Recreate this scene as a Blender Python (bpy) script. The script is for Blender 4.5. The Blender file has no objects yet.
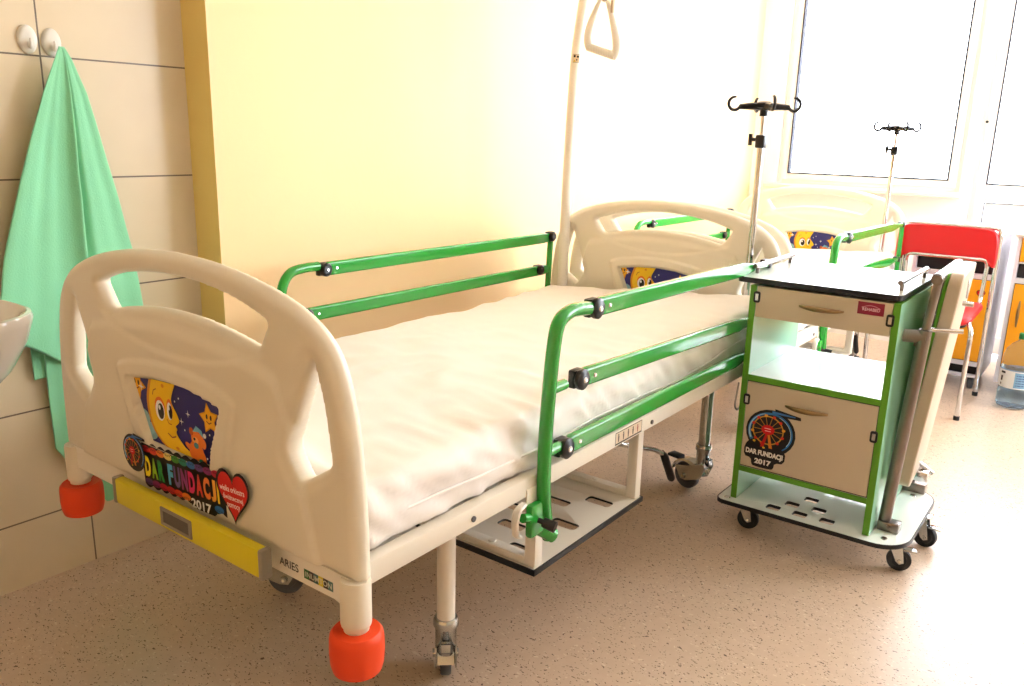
import bpy, bmesh, math, random
import numpy as np
from mathutils import Vector, Matrix, noise
random.seed(4)
PI = math.pi
SC = bpy.context.scene
COL = SC.collection

# ------------------------------------------------------------------ camera
def make_camera():
    f, yaw, pitch, roll = 820.02, -0.6383, 0.2492, 0.0249
    cy, sy, cp, sp = math.cos(yaw), math.sin(yaw), math.cos(pitch), math.sin(pitch)
    fwd = Vector((sy*cp, cy*cp, -sp)); r = Vector((cy, -sy, 0)); u = r.cross(fwd)
    c, s = math.cos(roll), math.sin(roll)
    R, U = c*r + s*u, -s*r + c*u
    cam = bpy.data.cameras.new('camera'); co = bpy.data.objects.new('camera', cam); COL.objects.link(co)
    M = Matrix((R, U, -fwd)).transposed().to_4x4(); M.translation = Vector((1.8673, -0.8311, 1.2251))
    co.matrix_world = M
    cam.sensor_width = 36; cam.lens = f/1024*36; cam.clip_start = 0.02
    SC.camera = co
make_camera()

# ------------------------------------------------------------------ light and exposure
SC.view_settings.view_transform = 'Standard'; SC.view_settings.look = 'None'
SC.view_settings.gamma = 1; SC.view_settings.exposure = 0.0
try: SC.view_settings.use_curve_mapping = False
except Exception: pass
W = bpy.data.worlds.new('world'); SC.world = W; W.use_nodes = True
W.node_tree.nodes['Background'].inputs['Color'].default_value = (0.90, 0.955, 1.04, 1)
W.node_tree.nodes['Background'].inputs['Strength'].default_value = 15.0
def area(name, loc, rot, sx, sy, power, col, portal=False):
    l = bpy.data.lights.new(name, 'AREA'); l.shape = 'RECTANGLE'; l.size = sx; l.size_y = sy; l.energy = power; l.color = col
    o = bpy.data.objects.new(name, l); COL.objects.link(o); o.location = loc; o.rotation_euler = rot
    if portal: l.cycles.is_portal = True
    return o
D = 4.7            # inner face of the window wall
CEIL = 2.65
# daylight comes in through the openings of the window wall (portals only guide the sampling of the sky)
area('window_portal', (0.48, D+0.13, 1.75), (-PI/2, 0, 0), 1.1, 1.55, 1, (1,1,1), True)
area('door_portal', (1.55, D+0.13, 1.65), (-PI/2, 0, 0), 0.9, 1.75, 1, (1,1,1), True)
area('added_side_portal', (2.75, D+0.13, 1.75), (-PI/2, 0, 0), 1.2, 1.55, 1, (1,1,1), True)  # for the unseen second window, added to let in more light
area('added_right_portal', (3.68, 3.7, 1.7), (0, PI/2, 0), 1.6, 1.6, 1, (1,1,1), True)  # for the unseen opening added in the right wall to brighten the room
# warm fill lights added under the ceiling, out of view
area('ceiling_fill', (1.5, 0.3, CEIL-0.06), (0, 0, 0), 1.2, 0.5, 5, (1.0, 0.86, 0.70))
area('ceiling_fill_back', (1.6, 2.9, CEIL-0.06), (0, 0, 0), 1.2, 0.5, 2, (1.0, 0.9, 0.78))

# ------------------------------------------------------------------ materials
def lin(c):
    return tuple(((v/255)/12.92 if v/255 <= 0.04045 else ((v/255+0.055)/1.055)**2.4) for v in c) + (1,)
MATS = {}
def mat(name, c, rough=0.5, metal=0, coat=0, trans=0, ior=1.45, bump=None, alpha=1, sheen=0, var=None):
    if name in MATS: return MATS[name]
    m = bpy.data.materials.new(name); m.use_nodes = True; n = m.node_tree.nodes; b = n['Principled BSDF']
    b.inputs['Base Color'].default_value = lin(c); b.inputs['Roughness'].default_value = rough
    b.inputs['Metallic'].default_value = metal; b.inputs['Coat Weight'].default_value = coat
    b.inputs['Transmission Weight'].default_value = trans; b.inputs['IOR'].default_value = ior
    b.inputs['Sheen Weight'].default_value = sheen
    tl = m.node_tree.links
    if bump or var:
        tc = n.new('ShaderNodeTexCoord'); nz = n.new('ShaderNodeTexNoise')
        tl.new(tc.outputs['Object'], nz.inputs['Vector'])
        nz.inputs['Scale'].default_value = (bump or var)[0]; nz.inputs['Detail'].default_value = 4
        if bump:
            bp = n.new('ShaderNodeBump'); bp.inputs['Strength'].default_value = bump[1]; bp.inputs['Distance'].default_value = bump[2]
            tl.new(nz.outputs['Fac'], bp.inputs['Height']); tl.new(bp.outputs['Normal'], b.inputs['Normal'])
        if var:
            mx = n.new('ShaderNodeMix'); mx.data_type = 'RGBA'
            mx.inputs[6].default_value = lin(c); mx.inputs[7].default_value = lin(var[1])
            tl.new(nz.outputs['Fac'], mx.inputs[0]); tl.new(mx.outputs[2], b.inputs['Base Color'])
    MATS[name] = m; return m
M_board = mat('cream_plastic', (238,228,208), 0.36)
M_frame = mat('cream_powder_coat', (244,236,222), 0.35)
M_white = mat('white_plastic', (235,230,220), 0.35)
M_sheet = mat('cream_sheet', (250,243,238), 0.55, sheen=0.2, bump=(900, 0.1, 0.0006))
M_green = mat('green_enamel', (34,156,52), 0.22, coat=0.5)
M_lime = mat('lime_laminate', (92,158,38), 0.35)
M_mint = mat('mint_laminate', (172,225,192), 0.18, coat=0.3)
M_panel = mat('beige_laminate', (205,188,164), 0.38)
M_lam = mat('white_laminate', (240,245,240), 0.2, coat=0.4)
M_blk = mat('black_plastic', (14,14,18), 0.35)
M_edge = mat('black_edging', (20,19,24), 0.4)
M_chr = mat('chrome', (205,205,208), 0.14, 1)
M_alu = mat('brushed_aluminium', (128,118,112), 0.30, 1)
M_zinc = mat('zinc_plate', (190,194,196), 0.2, 1)
M_rub = mat('grey_rubber', (88,90,96), 0.6)
M_drub = mat('dark_rubber', (38,40,44), 0.55)
M_org = mat('orange_red_rubber', (240,72,22), 0.5)
M_yel = mat('yellow_plastic', (226,208,38), 0.42)
M_gry = mat('grey_plastic', (150,140,125), 0.45)
M_dgry = mat('dark_grey_plastic', (95,90,88), 0.5)
M_red = mat('red_upholstery', (206,18,28), 0.42)
M_cyel = mat('yellow_laminate', (245,165,16), 0.4)
M_cgry = mat('light_grey_laminate', (222,220,230), 0.4)
M_shade = mat('interior_shade_black', (22,20,22), 0.7)  # near black put in for the shade inside the cabinets
M_towel = mat('mint_terry', (138,214,168), 0.95, sheen=0.5, bump=(260, 0.35, 0.003))
M_wire = mat('galvanised_wire', (180,180,180), 0.3, 1)
M_pvc = mat('white_window_plastic', (240,236,232), 0.35)
M_gask = mat('dark_gasket', (22,24,44), 0.7)
M_sill = mat('window_sill_board', (245,225,195), 0.4)
M_ceil = mat('ceiling_paint', (240,236,226), 0.9)
M_base = mat('cove_vinyl', (190,160,128), 0.4)
M_glass = mat('clear_glass', (255,255,255), 0.0, trans=1, ior=1.01)
M_basin = mat('white_ceramic', (236,228,218), 0.12, coat=0.8)
M_tapwater = mat('bottle_plastic', (225,240,250), 0.06, trans=0.96, ior=1.08)
M_waterb = mat('bottle_water', (205,228,245), 0.03, trans=0.97, ior=1.15)
M_skin = mat('gold_grip', (140,118,88), 0.28, 0.95)
M_beech = mat('tan_webbing', (196,168,132), 0.6)

def wall_mat():
    m = bpy.data.materials.new('yellow_wall_paint'); m.use_nodes = True; n = m.node_tree.nodes; l = m.node_tree.links; b = n['Principled BSDF']
    b.inputs['Roughness'].default_value = 0.62
    tc = n.new('ShaderNodeTexCoord'); nz = n.new('ShaderNodeTexNoise'); nz.inputs['Scale'].default_value = 1.5; nz.inputs['Detail'].default_value = 3
    l.new(tc.outputs['Object'], nz.inputs['Vector'])
    mx = n.new('ShaderNodeMix'); mx.data_type = 'RGBA'; mx.inputs[6].default_value = lin((253,213,158)); mx.inputs[7].default_value = lin((253,216,164))
    l.new(nz.outputs['Fac'], mx.inputs[0]); l.new(mx.outputs[2], b.inputs['Base Color'])
    n2 = n.new('ShaderNodeTexNoise'); n2.inputs['Scale'].default_value = 60; l.new(tc.outputs['Object'], n2.inputs['Vector'])
    bp = n.new('ShaderNodeBump'); bp.inputs['Strength'].default_value = 0.12; bp.inputs['Distance'].default_value = 0.003
    l.new(n2.outputs['Fac'], bp.inputs['Height']); l.new(bp.outputs['Normal'], b.inputs['Normal'])
    return m
M_wall = wall_mat()
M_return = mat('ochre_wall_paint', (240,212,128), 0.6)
M_wallw = mat('window_wall_paint', (248,240,222), 0.7)
M_lower = mat('lower_window_wall_paint', (246,242,236), 0.6)

def tile_mat():
    m = bpy.data.materials.new('beige_wall_tiles'); m.use_nodes = True; n = m.node_tree.nodes; l = m.node_tree.links; b = n['Principled BSDF']
    b.inputs['Roughness'].default_value = 0.3
    tc = n.new('ShaderNodeTexCoord'); sp = n.new('ShaderNodeSeparateXYZ'); l.new(tc.outputs['Object'], sp.inputs[0])
    def joint(sock, off, step):
        a = n.new('ShaderNodeMath'); a.operation = 'SUBTRACT'; a.inputs[1].default_value = off; l.new(sock, a.inputs[0])
        p = n.new('ShaderNodeMath'); p.operation = 'PINGPONG'; p.inputs[1].default_value = step/2; l.new(a.outputs[0], p.inputs[0])
        c = n.new('ShaderNodeMath'); c.operation = 'LESS_THAN'; c.inputs[1].default_value = 0.0021; l.new(p.outputs[0], c.inputs[0])
        return c
    jz = joint(sp.outputs['Z'], 0.1856, 0.3); jy = joint(sp.outputs['Y'], 0.183, 0.6)
    mxm = n.new('ShaderNodeMath'); mxm.operation = 'MAXIMUM'; l.new(jz.outputs[0], mxm.inputs[0]); l.new(jy.outputs[0], mxm.inputs[1])
    nz = n.new('ShaderNodeTexNoise'); nz.inputs['Scale'].default_value = 6; l.new(tc.outputs['Object'], nz.inputs['Vector'])
    t = n.new('ShaderNodeMix'); t.data_type = 'RGBA'; t.inputs[6].default_value = lin((214,196,164)); t.inputs[7].default_value = lin((226,208,176)); l.new(nz.outputs['Fac'], t.inputs[0])
    g = n.new('ShaderNodeMix'); g.data_type = 'RGBA'; g.inputs[7].default_value = lin((112,98,84)); l.new(t.outputs[2], g.inputs[6]); l.new(mxm.outputs[0], g.inputs[0])
    l.new(g.outputs[2], b.inputs['Base Color'])
    bp = n.new('ShaderNodeBump'); bp.invert = True; bp.inputs['Strength'].default_value = 0.6; bp.inputs['Distance'].default_value = 0.002
    l.new(mxm.outputs[0], bp.inputs['Height']); l.new(bp.outputs['Normal'], b.inputs['Normal'])
    return m
def floor_mat():
    m = bpy.data.materials.new('speckled_vinyl_floor'); m.use_nodes = True; n = m.node_tree.nodes; l = m.node_tree.links; b = n['Principled BSDF']
    tc = n.new('ShaderNodeTexCoord')
    nz = n.new('ShaderNodeTexNoise'); nz.inputs['Scale'].default_value = 30; nz.inputs['Detail'].default_value = 5; l.new(tc.outputs['Object'], nz.inputs['Vector'])
    base = n.new('ShaderNodeMix'); base.data_type = 'RGBA'; base.inputs[6].default_value = lin((198,172,148)); base.inputs[7].default_value = lin((214,190,168)); l.new(nz.outputs['Fac'], base.inputs[0])
    prev = base.outputs[2]
    for i, (sc, th, col, wmin) in enumerate([(88, 0.26, (84,60,46), 0.72), (120, 0.27, (120,90,68), 0.74), (80, 0.30, (222,204,182), 0.80)]):
        mp = n.new('ShaderNodeMapping'); mp.inputs['Location'].default_value = (i*3.1, i*1.7, 0); mp.inputs['Rotation'].default_value = (0, 0, 0.5+i); mp.inputs['Scale'].default_value = (1, 1.7, 1)
        l.new(tc.outputs['Object'], mp.inputs[0])
        nn = n.new('ShaderNodeTexNoise'); nn.inputs['Scale'].default_value = 40; l.new(mp.outputs[0], nn.inputs['Vector'])
        ad = n.new('ShaderNodeMix'); ad.data_type = 'RGBA'; ad.blend_type = 'LINEAR_LIGHT'; ad.inputs[0].default_value = 0.02
        l.new(mp.outputs[0], ad.inputs[6]); l.new(nn.outputs['Color'], ad.inputs[7])
        v = n.new('ShaderNodeTexVoronoi'); v.inputs['Scale'].default_value = sc; l.new(ad.outputs[2], v.inputs['Vector'])
        c1 = n.new('ShaderNodeMath'); c1.operation = 'LESS_THAN'; c1.inputs[1].default_value = th; l.new(v.outputs['Distance'], c1.inputs[0])
        sx = n.new('ShaderNodeSeparateColor'); l.new(v.outputs['Color'], sx.inputs[0])
        c2 = n.new('ShaderNodeMath'); c2.operation = 'GREATER_THAN'; c2.inputs[1].default_value = wmin; l.new(sx.outputs[0], c2.inputs[0])
        mu = n.new('ShaderNodeMath'); mu.operation = 'MULTIPLY'; l.new(c1.outputs[0], mu.inputs[0]); l.new(c2.outputs[0], mu.inputs[1])
        mx = n.new('ShaderNodeMix'); mx.data_type = 'RGBA'; mx.inputs[7].default_value = lin(col); l.new(prev, mx.inputs[6]); l.new(mu.outputs[0], mx.inputs[0]); prev = mx.outputs[2]
    l.new(prev, b.inputs['Base Color']); b.inputs['Roughness'].default_value = 0.36; b.inputs['Coat Weight'].default_value = 0.25; b.inputs['Coat Roughness'].default_value = 0.2
    n2 = n.new('ShaderNodeTexNoise'); n2.inputs['Scale'].default_value = 9; l.new(tc.outputs['Object'], n2.inputs['Vector'])
    bp = n.new('ShaderNodeBump'); bp.inputs['Strength'].default_value = 0.1; bp.inputs['Distance'].default_value = 0.004; l.new(n2.outputs['Fac'], bp.inputs['Height']); l.new(bp.outputs['Normal'], b.inputs['Normal'])
    return m
M_tile = tile_mat(); M_floor = floor_mat()

# ------------------------------------------------------------------ mesh helpers
def link(name, me, parent=None, label=None):
    o = bpy.data.objects.new(name, me); COL.objects.link(o)
    if parent is not None: o.parent = parent
    if label: o['label'] = label
    return o
def pieces_of(bm):
    # pieces that stand apart from each other become objects of their own
    bm.verts.index_update(); bm.verts.ensure_lookup_table(); seen = set(); isl = []
    for v in bm.verts:
        if v.index in seen: continue
        st, mem = [v], []; seen.add(v.index)
        while st:
            q = st.pop(); mem.append(q.index)
            for e in q.link_edges:
                w = e.other_vert(q)
                if w.index not in seen: seen.add(w.index); st.append(w)
        P = [bm.verts[i].co for i in mem]
        isl.append((mem, [min(p[k] for p in P) for k in range(3)], [max(p[k] for p in P) for k in range(3)]))
    n = len(isl); root = list(range(n))
    def find(a):
        while root[a] != a: a = root[a]
        return a
    for i in range(n):
        for j in range(i+1, n):
            a, b = isl[i], isl[j]; gap = math.sqrt(sum(max(0, a[1][k]-b[2][k], b[1][k]-a[2][k])**2 for k in range(3)))
            size = max(max(a[2][k]-a[1][k] for k in range(3)), max(b[2][k]-b[1][k] for k in range(3)))
            if gap <= max(0.02, 0.5*size): root[find(j)] = find(i)
    out = {}
    for i in range(n): out.setdefault(find(i), []).extend(isl[i][0])
    return list(out.values())
def obj(name, bm, m, parent=None, label=None, smooth=True, built_at=None):
    bmesh.ops.recalc_face_normals(bm, faces=bm.faces[:])
    if smooth:
        for f in bm.faces: f.smooth = True
        for e in bm.edges:
            if len(e.link_faces) == 2 and e.link_faces[0].normal.angle(e.link_faces[1].normal, 0) > 0.7: e.smooth = False
    groups = pieces_of(bm) if parent is not None else [None]
    first = None
    for g in groups:
        b2 = bm
        if len(groups) > 1:
            b2 = bm.copy(); b2.verts.ensure_lookup_table(); keep = set(g)
            bmesh.ops.delete(b2, geom=[v for v in b2.verts if v.index not in keep], context='VERTS')
        me = bpy.data.meshes.new(name); b2.to_mesh(me)
        if b2 is not bm: b2.free()
        for mm in (m if isinstance(m, (list, tuple)) else [m]): me.materials.append(mm)
        o = link(name, me, parent, label)
        if built_at is not None: o.location = -Vector(built_at)
        first = first or o
    bm.free()
    return first
def thing(name, label, cat, loc=(0,0,0), group=None):
    o = bpy.data.objects.new(name, None); COL.objects.link(o); o.location = loc; o.empty_display_size = 0.05
    o['label'] = label; o['category'] = cat
    if group: o['group'] = group
    return o
def struct(o): o['kind'] = 'structure'; return o
def B(): return bmesh.new()
def box(bm, lo, hi, bev=0.0, seg=2, mi=0, M=None):
    c = [(a+b)/2 for a, b in zip(lo, hi)]; s = [abs(b-a) for a, b in zip(lo, hi)]
    r = bmesh.ops.create_cube(bm, size=1.0); vs = r['verts']
    for v in vs: v.co = Vector((v.co.x*s[0]+c[0], v.co.y*s[1]+c[1], v.co.z*s[2]+c[2]))
    fs = set(f for v in vs for f in v.link_faces)
    if bev > 0:
        es = list(set(e for v in vs for e in v.link_edges))
        rr = bmesh.ops.bevel(bm, geom=es, offset=bev, segments=seg, affect='EDGES', profile=0.5)
        fs = set(rr['faces']) | set(f for f in fs if f.is_valid)
        vs = list(set(v for f in fs for v in f.verts))
    for f in fs: f.material_index = mi
    if M is not None:
        for v in vs: v.co = M @ v.co
    return vs
def ring_loft(bm, rings, cap=True, closed=False, mi=0):
    rv = [[bm.verts.new(p) for p in r] for r in rings]; n = len(rv[0])
    pairs = list(zip(rv, rv[1:])) + ([(rv[-1], rv[0])] if closed else [])
    for a, b in pairs:
        for i in range(n):
            f = bm.faces.new((a[i], a[(i+1) % n], b[(i+1) % n], b[i])); f.material_index = mi
    if cap and not closed:
        bm.faces.new(rv[0][::-1]).material_index = mi; bm.faces.new(rv[-1]).material_index = mi
    return rv
def smooth_path(pts, n=6):
    # Catmull-Rom through the points
    P = [Vector(p) for p in pts]; out = []
    for i in range(len(P)-1):
        p0 = P[i-1] if i > 0 else P[i]*2-P[i+1]; p1, p2 = P[i], P[i+1]; p3 = P[i+2] if i+2 < len(P) else P[i+1]*2-P[i]
        for k in range(n):
            t = k/n
            out.append(0.5*((2*p1)+(p2-p0)*t+(2*p0-5*p1+4*p2-p3)*t*t+(3*p1-p0-3*p2+p3)*t**3))
    out.append(P[-1]); return out
def round_path(pts, rad, n=6):
    # straight runs with circular-ish corners
    P = [Vector(p) for p in pts]; out = [P[0]]
    for i in range(1, len(P)-1):
        a, b, c = P[i-1], P[i], P[i+1]; r = min(rad, (a-b).length*0.49, (c-b).length*0.49)
        p, q = b+(a-b).normalized()*r, b+(c-b).normalized()*r
        for k in range(n+1):
            t = k/n; out.append(p*(1-t)**2+b*2*t*(1-t)+q*t*t)
    out.append(P[-1]); return out
def tube(bm, path, r, seg=12, closed=False, mi=0, flat=None, cap=True):
    P = [Vector(p) for p in path]; n = len(P)
    T = []
    for i in range(n):
        a = P[(i-1) % n] if (i > 0 or closed) else P[i]; b = P[(i+1) % n] if (i < n-1 or closed) else P[i]
        T.append((b-a).normalized())
    ref = Vector((0,0,1)) if abs(T[0].z) < 0.9 else Vector((1,0,0))
    nrm = (ref - T[0]*ref.dot(T[0])).normalized(); rings = []
    for i in range(n):
        nrm = (nrm - T[i]*nrm.dot(T[i])).normalized(); bn = T[i].cross(nrm)
        ri = r[i] if isinstance(r, (list, tuple)) else r
        fx = flat or 1.0
        rings.append([P[i] + nrm*math.cos(2*PI*k/seg)*ri + bn*math.sin(2*PI*k/seg)*ri*fx for k in range(seg)])
    ring_loft(bm, rings, cap, closed, mi)
def lathe(bm, prof, c=(0,0,0), axis='Z', seg=28, mi=0, M=None):
    # prof: (radius, height) pairs
    c = Vector(c); vs = []; rings = []
    for (r, h) in prof:
        ring = []
        for k in range(seg):
            a = 2*PI*k/seg; x, y = r*math.cos(a), r*math.sin(a)
            p = Vector((x, y, h)) if axis == 'Z' else Vector((h, x, y)) if axis == 'X' else Vector((x, h, y))
            if M is not None: p = M @ p
            ring.append(p + c)
        rings.append(ring)
    ring_loft(bm, rings, True, False, mi)
def rrect(w, h, r, n=4, cx=0, cy=0):
    pts = []
    for sx, sy, a0 in ((1,1,0), (-1,1,PI/2), (-1,-1,PI), (1,-1,1.5*PI)):
        for k in range(n+1):
            a = a0 + k/n*PI/2; pts.append((cx+sx*(w/2-r)+r*math.cos(a), cy+sy*(h/2-r)+r*math.sin(a)))
    return pts
def chaikin(p, it=2, closed=True):
    for _ in range(it):
        q = []
        n = len(p); rng = range(n if closed else n-1)
        if not closed: q.append(p[0])
        for i in rng:
            a, b = p[i], p[(i+1) % n]
            q += [(a[0]*.75+b[0]*.25, a[1]*.75+b[1]*.25), (a[0]*.25+b[0]*.75, a[1]*.25+b[1]*.75)]
        if not closed: q.append(p[-1])
        p = q
    return p
def fillet(p, r, n=5):
    out = []; N = len(p); R = r if isinstance(r, (list, tuple)) else [r]*N
    for i in range(N):
        a, b, c = Vector(p[i-1]), Vector(p[i]), Vector(p[(i+1) % N]); u, w = (a-b), (c-b)
        t = min(R[i], u.length*0.48, w.length*0.48); P, Q = b+u.normalized()*t, b+w.normalized()*t
        for k in range(n+1):
            q = k/n; v = P*(1-q)**2+b*2*q*(1-q)+Q*q*q; out.append((v.x, v.y))
    return out
def curve_plate(name, outline, holes, th, bev, m, place, parent=None, label=None, built_at=None, side=None):
    # flat plate with holes: outline/holes in 2D, thickness th along local z, placed with matrix `place`
    cu = bpy.data.curves.new(name, 'CURVE'); cu.dimensions = '2D'; cu.fill_mode = 'BOTH'; cu.extrude = max(th/2-bev, 0.0002); cu.bevel_depth = bev; cu.bevel_resolution = 2
    if bev: cu.offset = -bev
    for pl in [outline]+list(holes):
        s = cu.splines.new('POLY'); s.points.add(len(pl)-1); s.use_cyclic_u = True
        for i, p in enumerate(pl): s.points[i].co = (p[0], p[1], 0, 1)
    t = bpy.data.objects.new(name+'_tmp', cu); COL.objects.link(t)
    bpy.context.view_layer.update()
    me = bpy.data.meshes.new_from_object(t.evaluated_get(bpy.context.evaluated_depsgraph_get()))
    bpy.data.objects.remove(t); bpy.data.curves.remove(cu)
    me.transform(place)
    bm = B(); bm.from_mesh(me); bpy.data.meshes.remove(me)
    bmesh.ops.remove_doubles(bm, verts=bm.verts[:], dist=1e-5)
    if side is not None:
        bm.normal_update()
        for f in bm.faces:
            if abs(f.normal.z) < 0.5: f.material_index = 1
        m = [m, side]
    return obj(name, bm, m, parent, label, built_at=built_at)
FONT = None
def text_tris(s, size=1.0, align='CENTER', xs=1.0, sy=1.0, bold=0.0):
    # letters of the built-in font as 2D triangles/polygons
    cu = bpy.data.curves.new('t', 'FONT'); cu.body = s; cu.size = size; cu.align_x = align; cu.align_y = 'CENTER'; cu.offset = bold; cu.resolution_u = 4
    t = bpy.data.objects.new('t', cu); COL.objects.link(t); bpy.context.view_layer.update()
    me = bpy.data.meshes.new_from_object(t.evaluated_get(bpy.context.evaluated_depsgraph_get()))
    pol = [[(me.vertices[i].co.x*xs, me.vertices[i].co.y*sy) for i in p.vertices] for p in me.polygons]
    bpy.data.objects.remove(t); bpy.data.curves.remove(cu); bpy.data.meshes.remove(me)
    return pol
def clip(poly, conv):
    # Sutherland-Hodgman against a convex polygon (counter-clockwise)
    out = poly
    for i in range(len(conv)):
        a, b = conv[i], conv[(i+1) % len(conv)]; inp = out; out = []
        def side(p): return (b[0]-a[0])*(p[1]-a[1])-(b[1]-a[1])*(p[0]-a[0])
        for j in range(len(inp)):
            p, q = inp[j], inp[(j+1) % len(inp)]; sp_, sq = side(p), side(q)
            if sp_ >= 0: out.append(p)
            if (sp_ >= 0) != (sq >= 0):
                t = sp_/(sp_-sq); out.append((p[0]+(q[0]-p[0])*t, p[1]+(q[1]-p[1])*t))
        if not out: return []
    return out
class Art:
    # printed artwork: flat coloured shapes on a plane; origin o, axes ux (right) uy (up), n towards the viewer
    def __init__(s, o, ux, uy, n, conv=None):
        s.o, s.ux, s.uy, s.n = Vector(o), Vector(ux), Vector(uy), Vector(n); s.bm = B(); s.ms = []; s.k = 0; s.conv = conv
    def _mi(s, c):
        key = 'print_%02x%02x%02x' % c; m = mat(key, c, 0.4)
        if m not in s.ms: s.ms.append(m)
        return s.ms.index(m)
    def polys(s, ps, c, step=1):
        s.k += step; mi = s._mi(c)
        for p in ps:
            if s.conv: p = clip(p, s.conv)
            if len(p) < 3: continue
            vs = [s.bm.verts.new(s.o+s.ux*x+s.uy*y+s.n*(s.k*0.00012)) for x, y in p]
            try: f = s.bm.faces.new(vs); f.material_index = mi
            except ValueError: pass
    def poly(s, p, c, step=1): s.polys([p], c, step)
    def ell(s, cx, cy, rx, ry, c, rot=0, n=24, step=1):
        s.poly([(cx+rx*math.cos(2*PI*k/n)*math.cos(rot)-ry*math.sin(2*PI*k/n)*math.sin(rot), cy+rx*math.cos(2*PI*k/n)*math.sin(rot)+ry*math.sin(2*PI*k/n)*math.cos(rot)) for k in range(n)], c, step)
    def star(s, cx, cy, r, c, n=5, inner=0.45, rot=PI/2, step=1):
        s.poly([(cx+(r if k % 2 == 0 else r*inner)*math.cos(rot+PI*k/n), cy+(r if k % 2 == 0 else r*inner)*math.sin(rot+PI*k/n)) for k in range(2*n)], c, step)
    def stroke(s, pts, w, c, step=1):
        ps = []
        for a, b in zip(pts, pts[1:]):
            dx, dy = b[0]-a[0], b[1]-a[1]; L = math.hypot(dx, dy) or 1; nx, ny = -dy/L*w/2, dx/L*w/2
            ps.append([(a[0]+nx, a[1]+ny), (a[0]-nx, a[1]-ny), (b[0]-nx, b[1]-ny), (b[0]+nx, b[1]+ny)])
        s.polys(ps, c, step)
    def text(s, t, cx, cy, h, c, width=None, bold=0.0, rot=0.0, align='CENTER', step=1):
        pol = text_tris(t, 1.0, align, bold=bold)
        xs = [x for p in pol for x, y in p]; ys = [y for p in pol for x, y in p]
        w0, h0 = max(xs)-min(xs), max(ys)-min(ys); mx, my = (max(xs)+min(xs))/2, (max(ys)+min(ys))/2
        ky = h/h0; kx = (width/w0) if width else ky; cr, sr = math.cos(rot), math.sin(rot)
        s.polys([[(cx+(x-mx)*kx*cr-(y-my)*ky*sr, cy+(x-mx)*kx*sr+(y-my)*ky*cr) for x, y in p] for p in pol], c, step)
    def done(s, name, parent=None, label=None, built_at=None):
        me = bpy.data.meshes.new(name)
        for f in s.bm.faces:
            f.normal_update()
            if f.normal.dot(s.n) < 0: f.normal_flip()
        s.bm.to_mesh(me); s.bm.free()
        for m in s.ms: me.materials.append(m)
        o = link(name, me, parent, label)
        if built_at is not None: o.location = -Vector(built_at)
        return o

# ------------------------------------------------------------------ the room
XT, XY, YC = -0.369, -0.25, 0.578      # tiled wall plane, yellow wall plane, where the yellow wall begins
bm = B(); box(bm, (-0.8,-2.6,-0.1), (3.8, D+0.3, 0.0)); struct(obj('floor', bm, M_floor, smooth=False))
bm = B(); box(bm, (-0.8,-2.6,CEIL), (3.8, D+0.3, CEIL+0.1)); struct(obj('ceiling', bm, M_ceil, smooth=False))
bm = B(); box(bm, (XT-0.1,-2.5,0), (XT, YC, CEIL)); struct(obj('wall_left', bm, M_tile, smooth=False))
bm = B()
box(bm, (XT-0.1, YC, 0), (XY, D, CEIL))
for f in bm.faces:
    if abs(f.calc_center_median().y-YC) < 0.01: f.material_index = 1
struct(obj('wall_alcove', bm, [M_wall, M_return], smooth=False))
bm = B()
for a, b in (((3.6,-2.5,0),(3.7,2.9,CEIL)), ((3.6,4.5,0),(3.7,D,CEIL)), ((3.6,2.9,0),(3.7,4.5,0.9)), ((3.6,2.9,2.5),(3.7,4.5,CEIL))): box(bm, a, b)  # the gap left here is an unseen opening added for daylight
struct(obj('wall_right', bm, M_wallw, smooth=False))
bm = B(); box(bm, (XT-0.1,-2.6,0), (3.7,-2.5, CEIL)); struct(obj('wall_back', bm, M_wall, smooth=False))
# window wall with its openings
def wall_with_openings(x0, x1, ops, y0, y1, top):
    bm = B(); x = x0
    for (a, b, z0, z1) in ops:
        box(bm, (x, y0, 0), (a, y1, top)); 
        if z0 > 0: box(bm, (a, y0, 0), (b, y1, z0))
        if z1 < top: box(bm, (a, y0, z1), (b, y1, top))
        x = b
    box(bm, (x, y0, 0), (x1, y1, top)); return bm
OPS = [(-0.07, 1.03, 0.955, 2.5), (1.09, 2.02, 0.0, 2.5), (2.15, 3.35, 0.955, 2.5)]
struct(obj('wall_front', wall_with_openings(XT-0.1, 3.7, OPS, D, D+0.25, CEIL), M_lower, smooth=False))
def window(n, x0, x1, z0, z1):
    bm = B(); fw = 0.035; y0, y1 = D+0.02, D+0.09
    def fr(bm, a, b, c, d, w, ya, yb, bev=0.004):
        box(bm, (a, ya, c), (a+w, yb, d), bev); box(bm, (b-w, ya, c), (b, yb, d), bev)
        box(bm, (a+w*.9, ya+.001, c), (b-w*.9, yb-.001, c+w), bev); box(bm, (a+w*.9, ya+.001, d-w), (b-w*.9, yb-.001, d), bev)
    fr(bm, x0, x1, z0, z1, 0.03, y0, y1)
    root = struct(obj('window_%d' % n, bm, M_pvc))
    bm = B(); fr(bm, x0+0.025, x1-0.025, z0+0.025, z1-0.025, 0.045, y0-0.015, y1-0.01); obj('sash_frame', bm, M_pvc, root)
    bm = B(); fr(bm, x0+0.068, x1-0.068, z0+0.064, z1-0.068, 0.008, y0-0.019, y0+0.03, 0); obj('glazing_gasket', bm, M_gask, root, 'dark thin gasket around the glass')
    bm = B(); box(bm, (x0+0.07, y0+0.02, z0+0.066), (x1-0.07, y0+0.026, z1-0.07)); obj('pane', bm, M_glass, root, smooth=False)
    return root
window(1, -0.07, 1.03, 0.955, 2.5); window(2, 2.15, 3.35, 0.955, 2.5)  # the second one is out of view, added for more daylight
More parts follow.
